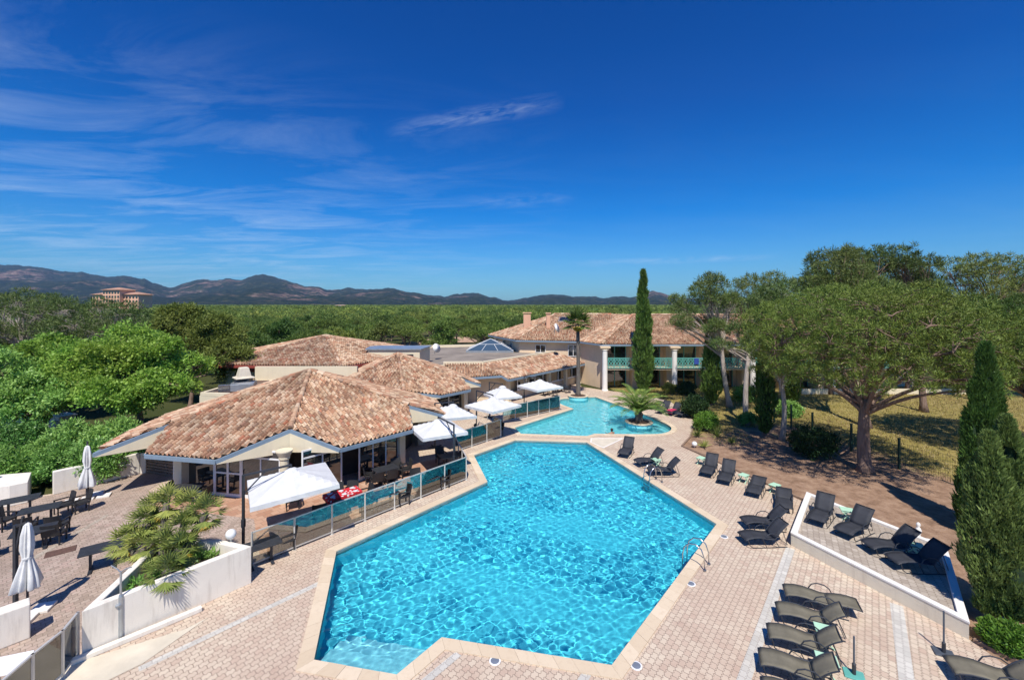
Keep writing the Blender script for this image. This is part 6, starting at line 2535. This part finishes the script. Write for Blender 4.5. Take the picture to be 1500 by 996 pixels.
for i, (x, y, r, h) in enumerate(laurels):
    bush(60 + i, r, r * .9, h, 9000, 'laurel', .19, .085, lab[i], (x, y, 0), 'laurel shrubs behind the planter wall', 'laurel_shrub')


def spiky(seed, n, L, W, label, loc, mat='fan'):
    lv = Leaves(seed)
    a = lv.r.uniform(0, 2 * PI, n)
    e = lv.r.uniform(.15, 1.4, n)
    D = np.stack([np.cos(a) * np.cos(e), np.sin(a) * np.cos(e), np.sin(e)], 1)
    lv.cards(D * .05 + np.array([0, 0, .08]), D, L * lv.r.uniform(.7, 1.1, n), W)
    mb = MB().lathe([(.07, -.02), (.05, .12), (.01, .14)], n=8)
    tm = bpy.data.meshes.new('stem')
    tm.from_pydata(mb.v, [], mb.f)
    tree_thing('yucca', label, 'plant', loc, [('stem', tm, 'palm_bark'), ('leaf_rosette', lv.mesh('leaf_rosette'), mat)], 'spiky plants in the garden bed')


for i, (px, py, L, lab_) in enumerate(((1022, 640, .8, 'spiky yellow-green plant behind the low globe lamp'), (1031, 656, .6, 'spiky plant right beside the low globe lamp'), (1050, 641, 1.0, 'taller spiky plant in front of the light green shrub'), (1072, 650, .5, 'small spiky plant on the bare earth of the bed'), (972, 583, .9, 'spiky plant by the hotel path beyond the date palm'))):
    p = at(px, py)
    spiky(80 + i, 60, L, .05, lab_, (p.x, p.y, 0))

# --- palms
def frond(lv, base, az, el, L, n=26, droop=1.15, ll=.42, w=.045):
    """One feather frond: returns its rib points, adds its leaflets."""
    pts, d = [], Vector((math.cos(az) * math.cos(el), math.sin(az) * math.cos(el), math.sin(el)))
    p = Vector(base)
    step = L / n
    P, D = [], []
    for i in range(n + 1):
        pts.append(p.copy())
        f = i / n
        e = el - droop * f ** 1.4
        d = Vector((math.cos(az) * math.cos(e), math.sin(az) * math.cos(e), math.sin(e)))
        s = Vector((-math.sin(az), math.cos(az), 0))
        nn = s.cross(d)
        if i > 2:
            k = ll * (math.sin(PI * min(1, f * .92 + .08)) ** .6 + .08)
            for sg in (-1, 1):
                P.append(tuple(p))
                dd = s * sg * .85 + d * .6 + nn * -.28 + Vector((0, 0, -.12))
                D.append(tuple(dd.normalized() * k))
        p = p + d * step
    P, D = np.array(P), np.array(D)
    lv.cards(P, D, np.linalg.norm(D, axis=1), w, True, side=np.tile(np.array([[0, 0, 1.0]]), (len(P), 1)) + lv.r.normal(size=P.shape) * .25)
    return pts


def date_palm():
    t = thing('date_palm', 'young date palm with arching feather fronds on the round island in the far pool', 'palm tree', (PALM_B.x, PALM_B.y, .18))
    MB().lathe([(.24, -.1), (.30, .15), (.27, .45), (.34, .62), (.20, .78), (.02, .86)], n=16, wob=lambda a, i: 1 + .12 * math.sin(7 * a + i * 2)).build('trunk', M['palm_bark'], t)
    rnd = random.Random(9)
    lv = Leaves(9)
    for i in range(34):
        az = i * 2.399963 + rnd.uniform(-.15, .15)
        el = 1.45 - .95 * (i / 34) ** .85
        fl = Leaves(100 + i)
        pts = frond(fl, (0, 0, .68), az, el, rnd.uniform(2.3, 2.9), 30, 1.2, .50, .062)
        o = link('frond', fl.mesh('frond'), M['frond'], t)
        MB().tube(pts, [.024 - .019 * j / 30 for j in range(31)], 5).build('rib', M['frond'], o)


date_palm()


def fan_leaf(lv, tip, d, r, n=20, droop=.3, spread=1.25, W=.055):
    """A round fan of narrow blades at the end of a stalk."""
    d = Vector(d).normalized()
    s = d.cross(Vector((0, 0, 1)))
    s = s.normalized() if s.length > .1 else Vector((1, 0, 0))
    P, D, sd = [], [], []
    nrm = s.cross(d)
    for i in range(n):
        a = -spread + 2 * spread * i / (n - 1)
        dd = d * math.cos(a) + s * math.sin(a) + Vector((0, 0, -droop * (.4 + abs(a) * .5))) + nrm * .08 * (i % 2)
        P.append(tuple(tip))
        D.append(tuple(dd.normalized()))
        sd.append(tuple(nrm))
    lv.cards(np.array(P), np.array(D), r * lv.r.uniform(.85, 1.08, n), W, True, side=np.array(sd))


def fan_head(seed, n, rs, rl, W=.06, el0=1.35, el1=-.5, blades=20, stalk=.02):
    """Crown of fan leaves: (leaf mesh, stalk mesh)."""
    lv = Leaves(seed)
    rnd = random.Random(seed)
    mb = MB()
    for i in range(n):
        az = i * 2.399963 + rnd.uniform(-.3, .3)
        el = el0 + (el1 - el0) * (i / n) ** .85 + rnd.uniform(-.12, .12)
        L = rs * rnd.uniform(.8, 1.15)
        d = Vector((math.cos(az) * math.cos(el), math.sin(az) * math.cos(el), math.sin(el)))
        tip = d * L + Vector((0, 0, -.10 * L))
        mb.tube([(0, 0, 0), d * L * .55, tip], [stalk, stalk * .7, stalk * .5], 4)
        fan_leaf(lv, tip, d + Vector((0, 0, -.15)), rl, blades, .25, 1.35, W)
    sm = bpy.data.meshes.new('stalk')
    sm.from_pydata(mb.v, [], mb.f)
    return lv.mesh('fan_leaves'), sm


def tall_palm():
    t = thing('fan_palm', 'tall slim fan palm with a yellow skirt at the far end of the pool', 'palm tree', (PALM_A.x, PALM_A.y, .2))
    h = 7.2
    mb = MB()
    mb.tube([(0, 0, -.1), (.02, 0, .3), (.02, 0, h * .5), (-.03, 0, h)], [.34, .23, .19, .17], 16)
    mb.build('trunk', M['palm_bark'], t, smooth=True)
    lm, sm = fan_head(5, 26, .75, 1.0, .15, 1.5, -.35, 11)
    o = link('crown', lm, M['palm_green'], t)
    o.location = (-.03, 0, h + .15)
    o2 = link('stalk', sm, M['frond'], o)
    dm, ds = fan_head(6, 26, .35, .45, .09, -.5, -1.4, 12)
    o = link('dead_skirt', dm, M['dead_frond'], t)
    o.location = (-.03, 0, h + .05)


tall_palm()


def dwarf_palms():
    t = thing('dwarf_fan_palm', 'clump of dwarf fan palms spilling over the white planter wall', 'palm tree', (-11.35, 14.2, .85))
    base = Vector((-11.35, 14.2, 0))
    heads = [(186, 792, 1.35), (214, 765, 1.95), (244, 737, 2.45), (268, 775, 1.85), (238, 800, 1.55), (245, 838, 1.30), (302, 752, 2.25), (277, 742, 2.35), (206, 800, 1.4), (225, 745, 2.2), (262, 805, 1.5)]
    rnd = random.Random(3)
    for i, (px, py, z) in enumerate(heads):
        p = at(px, py, z)
        loc = Vector((p.x - base.x, p.y - base.y, z - .85))
        root = Vector((loc.x * .45 + rnd.uniform(-.1, .1), loc.y * .35, -.05))
        mb = MB()
        pts = [root, root.lerp(loc, .5) + Vector((0, 0, .05)), loc]
        mb.tube(pts, [.13, .12, .10], 9)
        mb.build('trunk', M['palm_bark'], t)
        lm, sm = fan_head(200 + i, 15, .34, .44, .048, 1.4, -.9, 14, .010)
        o = link('crown', lm, M['fan'], t)
        o.location = loc
        o2 = link('stalk', sm, M['frond'], o)
        dm, ds = fan_head(260 + i, 7, .30, .30, .03, -.7, -1.3, 12, .010)
        link('dead_leaves', dm, M['dead_frond'], o)
    lv = Leaves(77)
    C = np.array([(x, y, .05) for x, y in ((.5, .1), (.9, .5), (.2, -.5), (1.2, .6), (-.1, -.9), (.6, .5))])
    lv.clumps(C, .28, 90, .16, .07, .6, True)
    link('undergrowth', lv.mesh('undergrowth'), M['laurel'], t)


dwarf_palms()

# --- broadleaf trees and pines on the left
def broadleaf(seed, base, hf, r0, lobes, label, mat='broad', L=.22, W=.12, nc=70, clump=.5, bark='bark', group='leafy trees left of the restaurant'):
    rnd = random.Random(seed)
    lb = []
    for l in lobes:
        for q in range(9):
            u = Vector((rnd.gauss(0, 1), rnd.gauss(0, 1), rnd.gauss(0, 1))).normalized()
            k = rnd.uniform(.36, .62)
            lb.append((l[0] - base[0] + u.x * l[3] * .74, l[1] - base[1] + u.y * l[4] * .74, l[2] + u.z * l[5] * .70, l[3] * k, l[4] * k, l[5] * k * .8, int(l[6] * .24)))
    lv = Leaves(seed)
    mb = MB()
    tp = trunk_pts((0, 0, -.1), (0, 0, hf), .15, rnd)
    mb.tube(tp, [r0 * 1.4] + [r0 * (1 - .4 * i / 8) for i in range(1, 9)], 10)
    for l in lb:
        C = lobe_points(lv.r, l, l[6], -.7, (.6, 1.0))
        mid = limb(mb, tp[-2], Vector(l[:3]), r0 * .5, r0 * .15, .1, rnd, 6)
        for q in C:
            if rnd.random() < .3:
                limb(mb, mid[rnd.randint(3, 6)], q, .035, .012, .1, rnd, 4, 3)
        lv.clumps(C, lv.r.uniform(.7, 1.3, len(C)) * clump, nc, L, W, .25, True, .8)
    tm = bpy.data.meshes.new('trunk')
    tm.from_pydata(mb.v, [], mb.f)
    tm.shade_smooth()
    tree_thing('leafy_tree', label, 'tree', (*base, 0), [('trunk', tm, bark), ('crown', lv.mesh('crown'), mat)], group)


broadleaf(91, (-26.5, 31), 2.2, .25, [(-25.2, 31.4, 5.2, 2.4, 2.4, 1.9, 95), (-27.5, 31.5, 6.2, 2.5, 2.4, 2.0, 95), (-24.3, 30.2, 3.5, 1.8, 2.0, 1.7, 60), (-26.2, 29, 4.0, 2.4, 2.0, 1.9, 80), (-29.5, 31, 4.6, 2.3, 2.2, 2.0, 75)],
          'biggest bright green leafy tree, its crown touching the left restaurant eave')
broadleaf(92, (-31, 29), 1.6, .2, [(-30.2, 28, 3.3, 2.0, 1.8, 1.5, 60), (-33.2, 28.8, 3.9, 2.2, 2.0, 1.8, 70), (-35.6, 28.6, 5.2, 2.2, 2.0, 2.0, 60)], 'dark green leafy tree at the left picture edge above the laurels', mat='laurel')
broadleaf(93, (-29.5, 40), 3.0, .22, [(-29.8, 40, 7.7, 2.3, 2.2, 1.6, 80), (-27.2, 40, 6.6, 2.2, 2.1, 1.8, 75), (-25.5, 39.2, 4.6, 2.0, 2.0, 1.9, 60), (-31.5, 40, 6.4, 2, 2, 1.7, 55)],
          'yellow-green tree behind the bright leafy one, near the red eave boards', mat='yellow', L=.34, W=.10)
broadleaf(94, (-38, 37), 2.4, .22, [(-36.2, 36, 4.2, 2.3, 2.1, 1.9, 65), (-39.5, 37, 4.6, 2.3, 2.1, 2.0, 60)], 'leafy tree behind the cars at the left', mat='broad', L=.30, W=.17)
aleppo(95, (-40, 44), 5.4, .28, [(-35.8, 43, 6.8, 2.4, 2.3, 1.5, 80), (-39.6, 44, 8.0, 2.9, 2.4, 1.5, 100), (-43.0, 44, 8.7, 2.8, 2.4, 1.5, 90), (-46.5, 44.5, 8.4, 2.4, 2.3, 1.5, 70), (-38.4, 42.5, 6.6, 2.9, 2.2, 1.4, 60), (-43, 42.5, 6.8, 3, 2.2, 1.6, 60), (-40.5, 42, 4.9, 3, 2, 1.2, 36)],
       'broad grey-twigged pine at the left, standing above the leafy trees', clump=.46, nc=60, L=.34, W=.065, dead=3.0)
aleppo(96, (-52, 47), 5.4, .26, [(-50.5, 46, 9.0, 2.6, 2.4, 1.7, 80), (-54, 47, 9.4, 2.6, 2.4, 1.7, 80), (-52, 45, 7, 3, 2.2, 1.6, 60), (-57, 47, 8.6, 2.4, 2.2, 1.6, 60)], 'pine cut by the left picture edge beside the broad grey-twigged one', clump=.46, nc=58, L=.34, W=.065, dead=2.0)

# --- the pinewood behind the buildings: the nearest trees one by one
def wood_pine(seed, kind):
    rnd = random.Random(seed)
    if kind == 0:
        lb = [(*l, 15) for l in dome_lobes(rnd, 3.9, 3.6, 7.1, 12)]
        return pine(seed, 3.4, .2, lb, .50, 34, .42, .12, leafmat='far_pine', twigs=.2, up=.6)
    if kind == 1:
        lb = [(rnd.uniform(-1.6, 1.6), rnd.uniform(-1.6, 1.6), rnd.uniform(3.6, 5.8), 1.9, 1.9, 1.3, 26) for _ in range(7)]
        return pine(seed, 2.6, .2, lb, .52, 34, .42, .13, leafmat='far_pine', twigs=.2, up=.4)
    lb = [(rnd.uniform(-1.3, 1.3), rnd.uniform(-1.3, 1.3), 2.2 + i * .8, 1.9 - i * .18, 1.9 - i * .18, 1.2, 22) for i in range(6)]
    return pine(seed, 2.4, .18, lb, .52, 34, .42, .14, leafmat=('wood_leaf' if seed % 2 else 'wood_pale'), twigs=.15, up=.3)


kinds = [wood_pine(300 + k, (0, 0, 1, 2, 0, 2)[k]) for k in range(5)] + [wood_pine(306, 2)]
wl = ['umbrella pine, flat-topped, among the dense green pinewood behind the buildings', 'umbrella pine with an even dome, among the dense green pinewood behind the buildings', 'round-crowned pine among the dense green pinewood behind the buildings',
      'dark leafy tree among the dense green pinewood behind the buildings', 'broad umbrella pine among the dense green pinewood behind the buildings', 'pale yellow-green leafy tree among the dense green pinewood behind the buildings']
rng = np.random.default_rng(17)
spots = []
for _ in range(26000):
    d = math.sqrt(rng.uniform(47 ** 2, 128 ** 2))
    x = rng.uniform(-1.32, 1.32) * d
    if x > -31 and d < 60 and x < 60:
        continue
    if -20 < x < 52 and d < 68:
        continue
    if x > 16 and d < 82:
        continue
    if x > .38 * d and d > 100:
        continue
    if x < -31 and d < 55 and x > -60 and (x + 45) ** 2 + (d - 44) ** 2 < 12 ** 2:
        continue
    if any((x - q[0]) ** 2 + (d - q[1]) ** 2 < (7.2 if d < 90 else 8.2) ** 2 for q in spots):
        continue
    spots.append((x, d))
spots.sort(key=lambda q: q[1])
protos = []
for i, (x, d) in enumerate(spots[:292]):
    k = int(rng.choice([0, 1, 2, 3, 4, 5], p=[.24, .22, .16, .12, .18, .08]))
    while len(protos) <= 5:
        n = len(protos)
        protos.append([tree_thing('woodland_pine' if n not in (3, 5) else 'woodland_tree', wl[n], 'tree', (0, 0, 0), kinds[n], ('flat umbrella pines of the pinewood', 'even-domed umbrella pines of the pinewood', 'round pines of the pinewood', 'dark leafy trees of the pinewood', 'broad umbrella pines of the pinewood', 'pale leafy trees of the pinewood')[n]), False])
    s = float(rng.uniform(.66, .98)) * (1.0 if d < 100 else 1.0)
    pr = protos[k]
    put(pr[0], pr[1], (x, d, -.05), float(rng.uniform(0, 6.28)), wl[k], None, (s * float(rng.uniform(1.1, 1.4)), s * float(rng.uniform(1.1, 1.4)), s))
    pr[1] = True


def woodland():
    """The pinewood farther off, one mass of crowns."""
    lv = Leaves(55)
    r = lv.r
    tones = []
    for d0, d1, cell, nb, L, W, R_ in ((118, 240, 8.8, 240, .75, .32, 3.9), (240, 520, 11.0, 100, 1.2, .6, 4.8), (520, 1500, 18, 36, 2.6, 1.5, 7.0)):
        n = int(1.35 * (d1 ** 2 - d0 ** 2) / cell ** 2)
        d = np.sqrt(r.uniform(d0 ** 2, d1 ** 2, n))
        x = r.uniform(-1.35, 1.35, n) * d
        ok = (np.abs(x + 268 * d / 305) > 26 * d / 305 + 4) | (d < 270) | (d > 330)
        d, x = d[ok], x[ok]
        n = len(d)
        h = r.uniform(4.4, 7.2, n) * (1.0 if d0 < 400 else .85) * np.where(r.uniform(0, 1, n) < .06, 1.15, 1.0)
        rr = r.uniform(.75, 1.2, n) * R_
        k = n * nb
        rho = np.sqrt(r.uniform(0, 1, k))
        a = r.uniform(0, 2 * PI, k)
        rx, hx = np.repeat(rr, nb), np.repeat(h, nb)
        z = hx - np.repeat(r.uniform(2.6, 5.0, n), nb) * (1 - np.sqrt(1 - np.minimum(rho, .999) ** 2)) * r.uniform(.85, 1.1, k) - r.uniform(0, .5, k)
        P = np.stack([np.repeat(x, nb) + rho * rx * np.cos(a), np.repeat(d, nb) + rho * rx * np.sin(a), z], 1)
        D = np.stack([np.cos(a) * rho, np.sin(a) * rho, np.full(k, .7)], 1) + r.normal(size=(k, 3)) * .5
        lv.cards(P, D, L * r.uniform(.6, 1.2, k), W * r.uniform(.7, 1.3, k))
        tones.append(np.repeat(r.uniform(0, 1, n) ** 1.2, nb * 3))
    me = lv.mesh('woodland')
    at_ = me.attributes.new('tone', 'FLOAT', 'POINT')
    at_.data.foreach_set('value', np.concatenate(tones).astype(np.float32))
    o = link('woodland', me, M['wood'])
    tag(o, 'dense far pinewood reaching to the foot of the hills', 'woodland', None, 'stuff')


woodland()

# --- dry grass in the garden
def grass():
    lv = Leaves(66)
    r = lv.r
    n = 60000
    y = r.uniform(20, 50, n)
    x = r.uniform(11, 62, n)
    P = np.stack([x, y], 1)
    ok = inside(P, LAWN)
    f = np.array([mnoise.noise(Vector((a * .35, b * .35, 2.0))) for a, b in P])
    ok &= (f * .9 + np.maximum((x - 27.4 + y * .168) * .25, (y - 31.5) * .12) > .05)
    P = P[ok]
    n = len(P)
    P3 = np.stack([P[:, 0], P[:, 1], np.full(n, -.012)], 1)
    D = r.normal(size=(n, 3)) * .45 + np.array([0, 0, 1.0])
    lv.cards(P3, D, r.uniform(.08, .26, n), r.uniform(.03, .07, n))
    o = link('grass', lv.mesh('grass'), M['grassy'])
    tag(o, 'dry yellow-green grass growing under the pines', 'grass', None, 'stuff')


grass()
